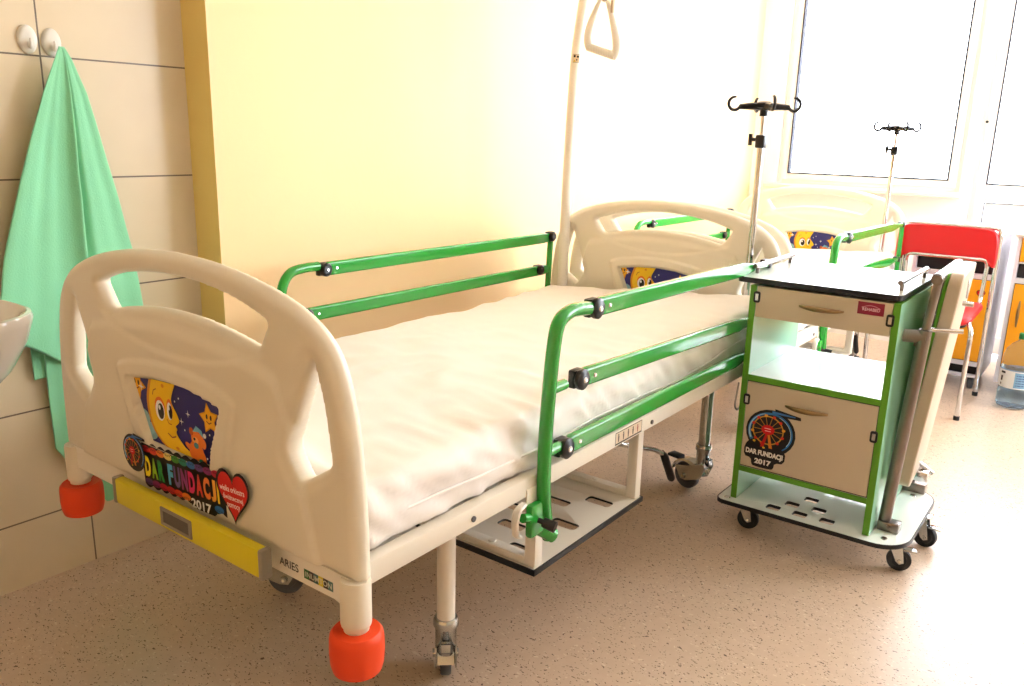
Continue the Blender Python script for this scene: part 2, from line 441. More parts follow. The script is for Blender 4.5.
# balcony door
bm = B()
for a, b in (((1.09,D+.02,0.0),(1.12,D+.09,2.5)), ((1.99,D+.02,0.0),(2.02,D+.09,2.5)), ((1.12,D+.02,2.47),(1.99,D+.09,2.5))): box(bm, a, b, .004)
dr = struct(obj('door_1', bm, M_pvc))
bm = B()
for a, b in (((1.115,D+.005,0.02),(1.166,D+.08,2.48)), ((1.93,D+.005,0.02),(1.995,D+.08,2.48)), ((1.166,D+.006,0.91),(1.93,D+.079,1.012)), ((1.166,D+.006,0.02),(1.93,D+.079,0.12)), ((1.166,D+.006,2.4),(1.93,D+.079,2.48))): box(bm, a, b, .004)
obj('door_leaf', bm, M_pvc, dr)
bm = B(); box(bm, (1.172,D+.03,0.12), (1.93,D+.06,0.905)); obj('door_panel', bm, M_pvc, dr, smooth=False)
bm = B()
for a, b in (((1.166,D+.004,1.008),(1.93,D+.02,1.015)), ((1.162,D+.004,1.01),(1.169,D+.02,2.4)), ((1.166,D+.02,0.902),(1.93,D+.031,0.906)), ((1.166,D+.02,0.5),(1.171,D+.031,0.905))): box(bm, a, b)
obj('glazing_gasket', bm, M_gask, dr, 'dark thin gasket around the door glass', smooth=False)
bm = B(); box(bm, (1.166,D+.04,1.012), (1.93,D+.046,2.4)); obj('pane', bm, M_glass, dr, smooth=False)
bm = B(); lathe(bm, [(0,-.006),(.007,-.006),(.007,0.012),(0,0.012)], (1.118,D-.004,1.36), 'Y', 12); obj('screw_cap', bm, M_edge, dr)
bm = B(); box(bm, (-0.12, D-0.11, 0.925), (1.055, D+0.02, 0.95), 0.005); obj('window_sill', bm, M_sill, bpy.data.objects['window_1'])
# cove strip of the floor covering along the walls
bm = B(); box(bm, (XY, YC, 0), (XY+0.012, D, 0.07), 0.003); struct(obj('baseboard_alcove', bm, M_base))

# ------------------------------------------------------------------ numpy distance fields for the bed end boards
def sdf_poly(X, Z, poly):
    P = np.array(poly, float); d2 = np.full(X.shape, 1e9); inside = np.zeros(X.shape, bool)
    for i in range(len(P)):
        a, b = P[i], P[(i+1) % len(P)]; e = b-a
        t = np.clip(((X-a[0])*e[0]+(Z-a[1])*e[1])/max(e@e, 1e-12), 0, 1)
        d2 = np.minimum(d2, (X-a[0]-t*e[0])**2+(Z-a[1]-t*e[1])**2)
        c = ((a[1] > Z) != (b[1] > Z))
        with np.errstate(divide='ignore', invalid='ignore'):
            xi = a[0]+(Z-a[1])*(e[0])/(e[1] if abs(e[1]) > 1e-12 else 1e-12)
        inside ^= (c & (X < xi))
    d = np.sqrt(d2); return np.where(inside, -d, d)
WB = 0.9391; HC = WB/2
def sstep(a, b, x): t = np.clip((x-a)/(b-a), 0, 1); return t*t*(3-2*t)
PIC = [(-0.152, 0.733), (-0.098,0.605+0.006), (0.098,0.611), (0.148, 0.733), (0.075,0.7445), (0.0,0.7485), (-0.075,0.7445)]
HALF = [(0.0,0.999), (0.12,0.995), (0.22,0.981), (0.31,0.961), (0.372,0.938), (0.417,0.909), (0.449,0.868), (0.470,0.80), (0.482,0.72), (0.489,0.62), (0.491,0.502)]
def board_mesh():
    out = chaikin(HALF, 2, closed=False); out = out + [(-x, z) for x, z in out[::-1][:-1]]
    ht = fillet([(0.283,0.912),(0.20,0.939),(0.10,0.953),(0,0.958),(-0.10,0.953),(-0.20,0.939),(-0.283,0.912),(-0.243,0.858),(-0.20,0.868),(-0.10,0.884),(0,0.889),(0.10,0.884),(0.20,0.868),(0.243,0.858)], [.012,.05,.05,.05,.05,.05,.012,.014,.03,.05,.05,.05,.03,.014])
    hs = fillet([(0.389,0.870),(0.412,0.80),(0.428,0.693),(0.354,0.646),(0.319,0.698)], [.010,.03,.016,.010,.02])
    st = 0.0045; xs = np.arange(-0.500, 0.5001, st); zs = np.arange(0.490, 1.0101, st)
    X, Z = np.meshgrid(xs, zs, indexing='ij'); lh = [(-x, z) for x, z in hs]
    def field(X, Z):
        d = sdf_poly(X, Z, out)
        for h in (ht, hs, lh): d = np.maximum(d, -sdf_poly(X, Z, h))
        return d
    nx, nz = X.shape
    cx = (X[:-1,:-1]+X[1:,1:])/2; cz = (Z[:-1,:-1]+Z[1:,1:])/2
    keep = field(cx, cz) < 0
    cnt = np.zeros(X.shape, int)
    for dx in (0,1):
        for dz in (0,1): cnt[dx:nx-1+dx, dz:nz-1+dz] += keep
    bnd = (cnt > 0) & (cnt < 4)
    e = 1e-4
    for _ in range(3):
        d0 = field(X, Z); gx = (field(X+e, Z)-d0)/e; gz = (field(X, Z+e)-d0)/e; g = np.sqrt(gx*gx+gz*gz)+1e-6
        X = np.where(bnd, X-d0*gx/g, X); Z = np.where(bnd, Z-d0*gz/g, Z)
    # relax the rows next to the rims so that the facets stay even
    act = cnt > 0
    for _ in range(6):
        for A_ in (X, Z):
            pass
        Xs, Zs = X.copy(), Z.copy()
        inner = (cnt == 4)
        for A_, S_ in ((X, Xs), (Z, Zs)):
            av = (S_[:-2,1:-1]+S_[2:,1:-1]+S_[1:-1,:-2]+S_[1:-1,2:])/4
            mk = inner[1:-1,1:-1]; A_[1:-1,1:-1] = np.where(mk, av, A_[1:-1,1:-1])
    di = np.where(bnd, 0, np.clip(-field(X, Z), 0, None))
    so = sdf_poly(X, Z, out); near_out = so > -0.024
    th = 0.020
    def prof(d, r): return np.sqrt(np.clip(1-(1-np.clip(d/r, 0, 1))**2, 0, 1))
    # outer rim is fully rounded, the openings have crisp walls
    ro = prof(np.clip(-so, 0, None), 0.020); rh = np.full(X.shape, 9.0)
    for h in (ht, hs, lh): rh = np.minimum(rh, sdf_poly(X, Z, h))
    rh = 0.60+0.40*prof(np.clip(rh, 0, None), 0.008); rt = sdf_poly(X, Z, ht); rh = np.minimum(rh, 0.25+0.75*prof(np.clip(rt, 0, None), 0.016))
    body = th*np.minimum(np.maximum(ro, 0.12), rh)
    front = body.copy(); back = body.copy()
    dp = sdf_poly(X, Z, PIC)
    sur = fillet([(-0.200,0.757), (-0.13,0.54), (0.13,0.54), (0.200,0.757), (0.15,0.774), (0.07,0.785), (0,0.788), (-0.07,0.785), (-0.15,0.774)], [.012,.01,.01,.012,.03,.03,.03,.03,.03])
    ds = sdf_poly(X, Z, sur); ax = np.abs(X)
    front += 0.0075*(1-sstep(-0.006, 0.002, ds))*sstep(0.585, 0.66, Z)
    front -= 0.0155*(1-sstep(0.003, 0.0075, dp))
    cr = 0.285+0.115*np.clip((0.86-Z)/0.36, 0, 1)**0.8
    front += 0.009*(1-sstep(-0.006, 0.003, ax-cr))*(1-sstep(0.84,0.868,Z+0.03*(ax/0.285)**2))
    zc = 0.805+0.05*np.clip(ax/0.27, 0, 1.2)**2
    front -= 0.005*sstep(-0.004, 0.004, Z-zc)*(1-sstep(0.25,0.285,ax))*(Z < 0.9)
    for h in (hs, lh): front -= 0.006*(1-sstep(0.004, 0.028, sdf_poly(X, Z, h)))*(np.clip(-so, 0, 1) > 0.01)
    front = np.maximum(front, 0.0024)
    V, F = [], []; fi = -np.ones(X.shape, int); bi = -np.ones(X.shape, int)
    for i in range(nx):
        for j in range(nz):
            if cnt[i,j] == 0: continue
            fi[i,j] = len(V); V.append((X[i,j]+HC, -front[i,j], Z[i,j])); bi[i,j] = len(V); V.append((X[i,j]+HC, back[i,j], Z[i,j]))
    K = np.zeros((nx+1, nz+1), bool); K[1:nx, 1:nz] = keep
    for i in range(nx-1):
        for j in range(nz-1):
            if not keep[i,j]: continue
            F.append((fi[i,j], fi[i+1,j], fi[i+1,j+1], fi[i,j+1])); F.append((bi[i,j], bi[i,j+1], bi[i+1,j+1], bi[i+1,j]))
            for (p, q, nb) in (((i,j),(i+1,j),K[i+1,j]), ((i+1,j),(i+1,j+1),K[i+2,j+1]), ((i+1,j+1),(i,j+1),K[i+1,j+2]), ((i,j+1),(i,j),K[i,j+1])):
                if not nb: F.append((fi[q], fi[p], bi[p], bi[q]))
    me = bpy.data.meshes.new('end_board'); me.from_pydata(V, [], F); me.update()
    for p in me.polygons: p.use_smooth = True
    me.materials.append(M_board); return me
BOARD = board_mesh()

def moon_picture(parent, y):
    conv = [(x, z) for x, z in PIC][:4] + [(0.075,0.7445), (0.0,0.7485), (-0.075,0.7445)]
    A = Art((HC, y, 0), (1,0,0), (0,0,1), (0,-1,0), conv)
    navy, yel, dy, org, wh, blk, cy = (38,36,120), (250,205,30), (226,150,18), (240,120,24), (250,250,250), (20,14,14), (150,200,210)
    A.poly([(-0.2,0.5),(0.2,0.5),(0.2,0.8),(-0.2,0.8)], navy)
    A.ell(-0.125,0.655,0.022,0.018,cy); A.ell(-0.1,0.632,0.022,0.018,cy)
    # stars at the rim with small faces
    for (cx, cz, r, ro) in ((-0.142,0.722,0.034,1.2), (0.104,0.703,0.032,1.75)):
        A.star(cx, cz, r, dy, 5, .55, ro); A.star(cx, cz, r*.86, (250,185,40), 5, .55, ro)
        for sx in (-1,1): A.ell(cx+sx*r*.2, cz+r*.12, r*.09, r*.16, blk)
        A.stroke([(cx-r*.25, cz-r*.15),(cx, cz-r*.28),(cx+r*.25, cz-r*.15)], r*.07, (150,70,10))
    # crescent moon in profile
    mo = [(-0.083,0.76),(-0.100,0.715),(-0.104,0.69),(-0.098,0.658),(-0.082,0.632),(-0.05,0.612),(-0.01,0.602),(0.04,0.604),(0.07,0.612),(0.028,0.622),(0.012,0.632),(-0.001,0.642),(-0.006,0.650),(0.000,0.657),(-0.008,0.662),(0.002,0.668),(0.010,0.676),(0.002,0.690),(-0.008,0.700),(-0.018,0.714),(-0.012,0.73),(0.006,0.76)]
    A.poly([(x-0.004, z) for x, z in chaikin(mo, 1)], dy); A.poly([(x*.93-.003, (z-.67)*.95+.67) for x, z in chaikin(mo, 1)], yel)
    for ex, ez, rx, rz in ((-0.060,0.684,0.016,0.021), (-0.025,0.690,0.009,0.018)):
        A.ell(ex, ez+.006, rx*1.15, rz*1.05, org); A.ell(ex, ez, rx, rz, wh); A.ell(ex+.003, ez-.001, rx*.68, rz*.78, blk); A.ell(ex-.001, ez+.006, rx*.24, rz*.24, wh)
    A.stroke([(-0.082,0.712),(-0.078,0.722),(-0.068,0.727)], .0022, (170,90,10))
    A.stroke([(-0.036,0.672),(-0.030,0.664),(-0.020,0.664)], .002, (190,110,10))
    A.stroke([(-0.036,0.643),(-0.022,0.637),(-0.008,0.642)], .0026, (160,70,10))
    A.ell(-0.043,0.738,.005,.004,dy); A.ell(-0.005,0.619,.006,.003,dy)
    # little bear in a night cap
    br, bd = (238,120,36), (200,84,20)
    A.ell(0.060,0.628,.024,.023,br); A.ell(0.078,0.618,.013,.018,br,.3); A.ell(0.035,0.634,.012,.006,br,-.4); A.ell(0.066,0.655,.021,.018,br); A.ell(0.047,0.667,.007,.008,bd); A.ell(0.086,0.650,.008,.010,br)
    A.poly([(0.052,0.668),(0.072,0.671),(0.088,0.661),(0.082,0.676),(0.064,0.682)], (120,190,215)); A.ell(0.091,0.668,.005,.005,(240,240,245))
    A.ell(0.060,0.652,.010,.007,(250,170,90)); A.ell(0.057,0.654,.0035,.003,blk); A.ell(0.062,0.642,.008,.006,(60,130,140)); A.ell(0.076,0.612,.008,.006,(30,120,90))
    for (sx, sz, r) in ((-0.118,0.722,.011), (0.018,0.680,.008), (0.042,0.700,.008)): A.star(sx, sz, r, wh, 4, .22)
    for (sx, sz) in ((0.0,0.716),(0.014,0.725),(0.028,0.665),(0.11,0.675),(0.112,0.648),(0.098,0.625)): A.ell(sx, sz, .0022, .0022, wh, n=8)
    return A

def ferris(A, cx, cy, s, full=True):
    # blue swirl and red ferris wheel emblem; s = overall half size
    blk = (18,18,26)
    def arc(r, a0, a1, w0, w1, c, sx=1.0, sy=0.92, ox=0, oy=0, n=30):
        o, i = [], []
        for k in range(n+1):
            t = k/n; a = a0+(a1-a0)*t; w = w0+(w1-w0)*t
            o.append((cx+ox+(r+w/2)*s*sx*math.cos(a), cy+oy+(r+w/2)*s*sy*math.sin(a))); i.append((cx+ox+(r-w/2)*s*sx*math.cos(a), cy+oy+(r-w/2)*s*sy*math.sin(a)))
        A.polys([[o[k], o[k+1], i[k+1], i[k]] for k in range(n)], c)
    A.ell(cx, cy, s*0.98, s*0.93, blk)
    A.polys([[(cx+s*.1,cy+s*1.0),(cx+s*1.1,cy+s*.86),(cx+s*1.12,cy+s*.74),(cx+s*.1,cy+s*.72)]], blk)
    arc(.84, -0.9, 3.7, .05, .13, (50,120,190)); arc(.84, 1.9, 3.6, .02, .07, (170,215,240)); arc(.80, -.6, 1.2, .02, .02, (200,225,245))
    A.polys([[(cx+s*.0,cy+s*.9),(cx+s*.9,cy+s*.85),(cx+s*.9,cy+s*.81),(cx+s*.0,cy+s*.8)]], (60,120,190))
    wx, wy = cx-s*.1, cy+s*.08
    for k in range(14):
        a = 2*PI*k/14; A.stroke([(wx, wy),(wx+s*.58*math.cos(a), wy+s*.56*math.sin(a))], s*.025, (196,140,60), 1 if k == 0 else 0)
    for k in range(28):
        a, b = 2*PI*k/28, 2*PI*(k+1)/28
        A.stroke([(wx+s*.6*math.cos(a), wy+s*.57*math.sin(a)),(wx+s*.6*math.cos(b), wy+s*.57*math.sin(b))], s*.05, (210,150,60), 1 if k == 0 else 0)
    A.k += 1
    for k in range(12):
        a = 2*PI*k/12+.2; A.ell(wx+s*.62*math.cos(a), wy+s*.6*math.sin(a), s*.07, s*.06, ((225,60,40) if k % 3 else (240,170,60)), n=8, step=0)
    for q in ((-.2,.1),(.15,.0)): A.polys([[(wx+s*q[0]-s*.05, wy-s*.72),(wx+s*q[0]+s*.09, wy-s*.72),(wx+s*.05, wy),(wx-s*.03, wy)]], (200,30,30) if q[0] < 0 else (225,130,50))
    A.ell(wx, wy+s*.02, s*.26, s*.2, (214,24,34)); A.stroke([(wx-s*.14, wy+s*.07),(wx+s*.12, wy+s*.07)], s*.03, (250,190,180)); A.stroke([(wx-s*.12, wy-s*.03),(wx+s*.12, wy-s*.03)], s*.03, (250,190,180))
    A.ell(cx-s*.6, cy-s*.45, s*.06, s*.05, (240,190,60), n=8); A.ell(cx-s*.2, cy-s*.66, s*.06, s*.04, (240,190,60), n=8)

def heart(cx, cy, w, h, n=40):
    pts = []
    for k in range(n):
        t = 2*PI*k/n; x = 16*math.sin(t)**3; y = 13*math.cos(t)-5*math.cos(2*t)-2*math.cos(3*t)-math.cos(4*t)
        pts.append((cx+x/32*w, cy+(y+2.5)/29*h))
    return pts
def rainbow_sticker(parent, y):
    ct, st_ = math.cos(0.058), math.sin(0.058); A = Art((0.019+0.566*st_, y, 0.0095-0.297*st_), (ct,0,st_), (-st_,0,ct), (0,-1,0)); blk = (20,16,20)
    # wavy black ground behind the lettering
    top, bot = [], []
    for k in range(81):
        t = k/80; x = 0.318+t*(0.60-0.318); wv = abs(math.sin(t*PI*9.5))*0.006
        top.append((x, 0.589-t*0.000+wv)); bot.append((x, 0.503+t*0.0-wv))
    A.polys([[bot[k], bot[k+1], top[k+1], top[k]] for k in range(80)], blk)
    A.poly([(0.484,0.518),(0.484,0.494),(0.492,0.490),(0.560,0.490),(0.568,0.496),(0.568,0.518)], blk)
    cols = [(190,30,40),(215,60,40),(235,120,40),(240,215,120),(70,150,60),(30,140,110),(40,110,180),(90,60,130),(140,40,110),(190,30,60)]
    for i, c in enumerate(cols):
        cx = 0.335+i*0.0275; A.ell(cx, 0.5800, .0150, .0075, c, n=14, step=1)
        c2 = cols[(i+7) % 10]
        if not (0.478 < cx < 0.56): A.ell(cx, 0.5100, .0150, .0075, c2, n=14)
        A.text('VwV', cx, 0.5825, 0.005, blk, width=0.020)
        A.text('wVw', cx, 0.5075, 0.005, blk, width=0.020) if not (0.478 < cx < 0.56) else None
    letters = 'DAR FUNDACJI'; lc = [(250,225,30),(150,200,40),(30,150,70),None,(70,170,220),(110,90,150),(150,60,130),(225,30,110),(225,60,50),(240,120,50),(240,160,50),(250,210,40)]
    ws = [1,1,1,.45,.85,1,1,1,1,1,.75,.45]; x = 0.330; tot = sum(ws); k = (0.592-0.330)/tot
    for ch, w, c in zip(letters, ws, lc):
        if c: A.text(ch, x+w*k/2, 0.5455, 0.044, c, width=w*k*(0.86 if ch != 'I' else .55), bold=0.06)
        x += w*k
    A.text('2017', 0.526, 0.5045, 0.020, (250,250,248), width=0.066, bold=0.035)
    # round emblem at the left end
    ferris(A, 0.297, 0.566, 0.043)
    # red heart at the right end
    A.poly(heart(0.637, 0.547, 0.100, 0.106), blk); A.poly(heart(0.637, 0.5475, 0.089, 0.093), (216,26,26))
    A.text('wielka orkiestra', 0.635, 0.563, 0.0115, (255,235,230), width=0.074, bold=0.008)
    A.text('\u015bwi\u0105tecznej', 0.636, 0.546, 0.0135, (255,235,230), width=0.060, bold=0.008)
    A.text('pomocy', 0.636, 0.5295, 0.0115, (255,235,230), width=0.038, bold=0.008)
    return A.done('rainbow_sticker', parent, 'rainbow lettered sticker with red heart')

# ------------------------------------------------------------------ hospital bed
def caster(parent, x, y, ang, R=0.050, top=0.182, leg_r=0.021):
    # braked caster: the wheel trails the stem in direction ang
    ca, sa = math.cos(ang), math.sin(ang); off = 0.062
    Mz = Matrix.Rotation(ang, 4, 'Z'); T = Matrix.Translation((x,y,0))@Mz; wc = T@Vector((off,0,R))
    bm = B()
    lathe(bm, [(0,top+.003),(leg_r+.004,top+.003),(leg_r+.0075,top-.004),(leg_r+.0075,top-.016),(leg_r+.003,top-.022),(leg_r+.002,top-.075),(leg_r-.004,top-.088),(0,top-.088)], (x,y,0))
    # hood arching over the wheel
    rings = []
    for k in range(13):
        a = PI*0.92-k/12*PI*0.86; c, s_ = math.cos(a), math.sin(a); r0, r1 = R+.005, R+.011+.016*max(0, -c)
        rings.append([T@Vector((off+rr*c, yy, R+rr*s_)) for rr, yy in ((r0,-.022),(r1,-.019),(r1,.019),(r0,.022))])
    ring_loft(bm, rings)
    pr_ = [(-.026,top-.06),(.012,top-.075),(.045,top-.088),(off+.040,R+.030),(off+.012,R-.014),(off-.012,R-.014),(-.010,R+.010),(-.030,R+.055)]
    for s in (-1,1): ring_loft(bm, [[T@Vector((px, s*.0225+q, pz)) for px, pz in pr_] for q in (-.0018,.0018)])
    lathe(bm, [(0,-.030),(.010,-.030),(.010,.030),(0,.030)], wc, 'Y', 14, M=Mz)
    box(bm, (-.034,-.012,top-.070), (-.0225,.012,top-.045), .002, mi=1, M=T)  # dark block drawn for the shade in the pedal opening
    obj('caster_fork', bm, [M_zinc, M_drub], parent, 'shiny zinc plated fork')
    bm = B(); lathe(bm, [(0,-.014),(R*.60,-.014),(R*.64,-.010),(R*.93,-.0125),(R,-.008),(R,.008),(R*.93,.0125),(R*.64,.010),(R*.60,.014),(0,.014)], wc, 'Y', 32, M=Mz)
    obj('wheel', bm, M_rub, parent)
    bm = B(); box(bm, (off+.030,-.020,R+.050), (off+.082,.020,R+.062), .005, M=T@Matrix.Rotation(0.0, 4, 'Y')); obj('brake_lever', bm, M_drub, parent)
def knob(bm, c, r=0.026, d=0.02):
    c = Vector(c)
    lathe(bm, [(0,-d/2),(r*.72,-d/2),(r,-d*.2),(r,d*.25),(r*.72,d/2),(0,d/2)], c, 'X', 16)
def bar(bm, x, pts, h=0.038, w=0.018):
    # flat-oval bar whose end is pinched flat and round; pts = (y, z, height factor, width factor)
    rings = []
    for (y, z, kh, kw) in pts: rings.append([Vector((x+px, y, z+pz)) for px, pz in rrect(w*kw, h*kh, min(w*kw, h*kh)*.34, 4)])
    ring_loft(bm, rings)
def make_bed(label, loc, side_y0, foot_art=True, rail_len=1.25, L=1.978):
    bed = thing('hospital_bed', label, 'bed', loc)
    for nm, yy in (('foot_board', 0.006), ('head_board', L)):
        b = link(nm, BOARD, bed); b.location = (0, yy, 0)
        A = moon_picture(b, -0.0222); A.done('picture_panel', b, 'night sky picture with yellow moon, stars and small bear')
        if nm == 'foot_board' and foot_art: rainbow_sticker(b, -0.0298)
    # end beams, collars and bumpers
    for yy, s in ((0.006, -1), (L, 1)):
        bm = B()
        out = [(0.03,0.457),(0.90,0.457),(0.918,0.452),(0.94,0.432),(0.94,0.508),(0.0,0.508),(0.0,0.432),(0.02,0.452)]
        rings = [[Vector((x, yy+q, z)) for x, z in out] for q in (-0.018, 0.018)]
        ring_loft(bm, rings)
        e = obj('end_beam', bm, M_frame, bed)
        if s < 0:
            A = Art((0, yy-0.0185, 0), (1,0,0), (0,0,1), (0,-1,0))
            A.text('ARIES', 0.782, 0.480, 0.0155, (26,24,34), width=0.052, bold=0.01)
            cs = [(40,110,60),(70,60,60),(70,110,110),(220,200,70),(60,50,50),(80,120,120)]
            for i, c in enumerate(cs): A.poly([(0.823+i*.0125,0.469),(0.8355+i*.0125,0.469),(0.8355+i*.0125,0.487),(0.823+i*.0125,0.487)], c, step=1 if i == 0 else 0)
            A.text('INUMTON', 0.8605, 0.478, 0.0105, (225,222,200), width=0.068, bold=0.012)
            A.done('maker_label', e, 'black and multicoloured lettering')
    for yy in (0.0, L):
        for xx in (0.0, WB):
            bm = B(); lathe(bm, [(0,0.410),(0.0215,0.410),(0.0225,0.418),(0.0255,0.421),(0.0265,0.426),(0.0265,0.500),(0.025,0.506),(0,0.506)], (xx, yy, 0)); obj('corner_collar', bm, M_board, bed)
            bm = B(); lathe(bm, [(0,0.333),(0.034,0.333),(0.042,0.337),(0.0455,0.350),(0.0470,0.370),(0.0465,0.395),(0.0450,0.404),(0.040,0.410),(0,0.412)], (xx, yy, 0), seg=40); obj('corner_bumper', bm, M_org, bed)
    # yellow pull bar under the foot board
    bm = B(); box(bm, (0.282,-0.060,0.463), (0.760,-0.038,0.519), 0.006); pb = obj('pull_bar', bm, M_yel, bed, 'yellow bar')
    bm = B(); box(bm, (0.758,-0.0605,0.462), (0.770,-0.037,0.520), 0.004); box(bm, (0.272,-0.0605,0.462), (0.284,-0.037,0.520), 0.004); obj('end_cap', bm, M_gry, pb)
    bm = B(); fx0, fx1, fz0, fz1 = 0.456, 0.560, 0.472, 0.510
    for a, b in (((fx0,-.0630,fz0),(fx0+.009,-.055,fz1)), ((fx1-.009,-.0630,fz0),(fx1,-.055,fz1)), ((fx0,-.0630,fz0),(fx1,-.055,fz0+.007)), ((fx0,-.0630,fz1-.007),(fx1,-.055,fz1))): box(bm, a, b, .002)
    box(bm, (fx0+.002,-.0615,fz0+.002), (fx1-.002,-.058,fz1-.002), mi=1)
    obj('grip_recess', bm, [M_gry, M_dgry], pb)
    # frame
    bm = B()
    for xx in (0.915, -0.006): box(bm, (xx,0.02,0.481), (xx+0.03,L-.01,0.524), 0.004)
    for yy in (0.06, 0.34, 0.82, 1.25, L-.15): box(bm, (0.02,yy,0.485), (0.92,yy+.035,0.505), 0.003)
    fr = obj('frame', bm, M_frame, bed)
    bm = B(); 
    A = Art((0.9452, 0, 0), (0,1,0), (0,0,1), (1,0,0))
    A.poly([(0.848,0.486),(0.985,0.486),(0.985,0.519),(0.848,0.519)], (70,60,55)); A.poly([(0.850,0.490),(0.983,0.490),(0.983,0.517),(0.850,0.517)], (232,212,186))
    for k, c in enumerate(((80,70,60),(90,80,70),(80,70,60),(60,50,45),(170,80,70))):
        cy_ = 0.864+k*.024; A.ell(cy_, .511, .003, .003, c, n=8); A.poly([(cy_-.002,.493),(cy_+.002,.493),(cy_+.0035,.508),(cy_-.0035,.508)], c)
    A.done('warning_label', fr, 'small pictogram sticker')
    bm.free()
    bm = B()
    for (yy, zz) in ((1.04,0.497),(0.30,0.50)): lathe(bm, [(0,0.0),(.006,0.0),(.006,.003),(0,.003)], (0.945, yy, zz), 'X', 12)
    obj('bolt', bm, M_dgry, fr)
    bm = B()   # mattress platform slats, low under the mattress
    for k in range(11): box(bm, (0.03,0.07+k*.165*(L/1.978),0.506), (0.905,0.185+k*.165*(L/1.978),0.516), 0.002)
    obj('mattress_platform', bm, M_frame, bed)
    # legs with casters
    for (x, y, a) in ((0.80,0.387,2.3), (0.80,L-.221,2.9), (0.145,0.387,0.55), (0.14,L-.221,2.4)):
        bm = B(); lathe(bm, [(0,0.17),(0.0205,0.17),(0.0205,0.486),(0,0.486)], (x,y,0)); lg = obj('leg', bm, M_frame if y < 1 else M_zinc, bed)
        caster(lg, x, y, a)
    # tray under the bed
    hs = []
    for (cx, cy) in ((0.235,0.63),(0.235,0.80),(0.235,0.97),(0.46,0.63),(0.46,0.80),(0.46,0.97),(0.69,0.79),(0.755,0.89),(0.845,0.96),(0.845,0.79),(0.745,0.70),(0.838,0.615)):
        hs.append(rrect(0.075, 0.036, 0.010, 3, cx, cy)[::-1])
    tray = curve_plate('storage_tray', rrect(0.86, 0.515, 0.01, 3, 0.49, 0.8095), hs, 0.006, 0.0, M_frame, Matrix.Translation((0,0,0.264)), bed, side=M_edge)
    bm = B()
    for a, b in (((0.058,0.549,0.253),(0.922,0.554,0.2675)), ((0.058,1.062,0.253),(0.922,1.067,0.2675)), ((0.058,0.549,0.253),(0.063,1.067,0.2675)), ((0.917,0.549,0.253),(0.922,1.067,0.2675))): box(bm, a, b, .001)
    obj('tray_edging', bm, M_edge, tray, 'black edge strip')
    for yy in (0.560, 1.032):
        for xx in (0.885, 0.065):
            bm = B(); box(bm, (xx,yy,0.267), (xx+.03,yy+.03,0.484), .003); obj('tray_post', bm, M_frame, tray)
        bm = B(); box(bm, (0.09,yy,0.2675), (0.89,yy+.03,0.286), .003); 
        lathe(bm, [(0,0.286),(.010,0.286),(.008,.289),(0,.289)], (0.78, yy+.015, 0), seg=12); obj('tray_crossbar', bm, M_frame, tray)
    # crank handle
    bm = B(); tube(bm, round_path([(0.80,0.98,0.43),(0.86,1.06,0.405),(0.86,1.24,0.338),(0.86,1.305,0.303)], .03), 0.008); ck = obj('crank', bm, M_chr, bed, 'chrome crank lever')
    bm = B(); tube(bm, [(0.86,1.295,0.311),(0.86,1.315,0.292),(0.86,1.375,0.202),(0.86,1.379,0.195)], [0.008,0.0125,0.0125,0.009]); obj('crank_grip', bm, M_blk, ck, 'black grip')
    # guard rail on the open side
    xr = 0.960; y0 = side_y0; rl = rail_len
    bm = B()
    pth = smooth_path([(xr,y0+.030,0.368),(xr,y0+.012,0.43),(xr,y0+.003,0.50),(xr,y0+.003,0.60),(xr,y0+.010,0.70),(xr,y0+.020,0.79),(xr,y0+.036,0.848),(xr,y0+.075,0.867),(xr,y0+.12,0.867),(xr,y0+.165,0.862)], 6)
    tube(bm, pth, 0.0155, 16)
    tube(bm, [(xr-.012,y0+.0,0.400),(xr+.008,y0+.035,0.372)], 0.0165, 14)
    for zz, ya in ((0.712,0.012),(0.574,0.004)): tube(bm, [(xr,y0+ya,zz-.002),(xr,y0+.068,zz-.001)], 0.012, 12)
    gr = obj('guard_rail', bm, M_green, bed, 'green side guard with three bars')
    for (zz, ys, sl) in ((0.861,0.200,0.018),(0.710,0.150,0.040),(0.566,0.100,0.006)):
        bm = B(); a = y0+ys; e = y0+rl; zf = lambda y: zz-sl*(y-a)
        bar(bm, xr, [(a-.03,zf(a-.03),.5,.8),(a-.012,zf(a),.95,1),(a,zf(a),1.1,1.1),(a+.55,zf(a+.55),1.1,1.1),(e-.22,zf(e-.22),1.1,1.1),(e-.16,zf(e-.16),.8,1.15),(e-.09,zf(e-.09),.5,.7),(e,zf(e),.5,.7)])
        obj('rail_bar', bm, M_green, gr)
        for yk in (a-.028, e):
            kx = xr if yk < a else xr-.006; q = 1 if yk < a else .6
            bm = B(); knob(bm, (kx+.010, yk, zf(yk)), .0235*q, .02*q); box(bm, (kx-.016,yk-.018,zf(yk)-.021*q), (kx+.004,yk+.018,zf(yk)+.021*q), .005*q); hk = obj('hinge_cap', bm, M_blk, gr, 'black plastic hinge cap')
        bm = B()
        for yk in (a-.028, a+.028): lathe(bm, [(0,0),(.0075 if yk < a else .0055,0),(.006 if yk < a else .0045,.0025),(0,.0025)], (xr+(.0198 if yk < a else .0098), yk, zf(yk)), 'X', 10)
        obj('rivet', bm, M_chr, gr)
    bm = B(); tube(bm, round_path([(xr-.004,y0+rl+.01,0.835),(xr-.004,y0+rl+.02,0.70),(xr-.004,y0+rl+.02,0.42)], .03), 0.0115, 12); obj('far_post', bm, M_green, gr)
    # catch that locks the guard
    bm = B(); box(bm, (0.947,y0-.045,0.392), (0.966,y0+.008,0.468), .007); tube(bm, [(0.956,y0-.04,0.44),(0.956,y0-.065,0.447)], .010)
    obj('rail_bracket', bm, M_green, gr)
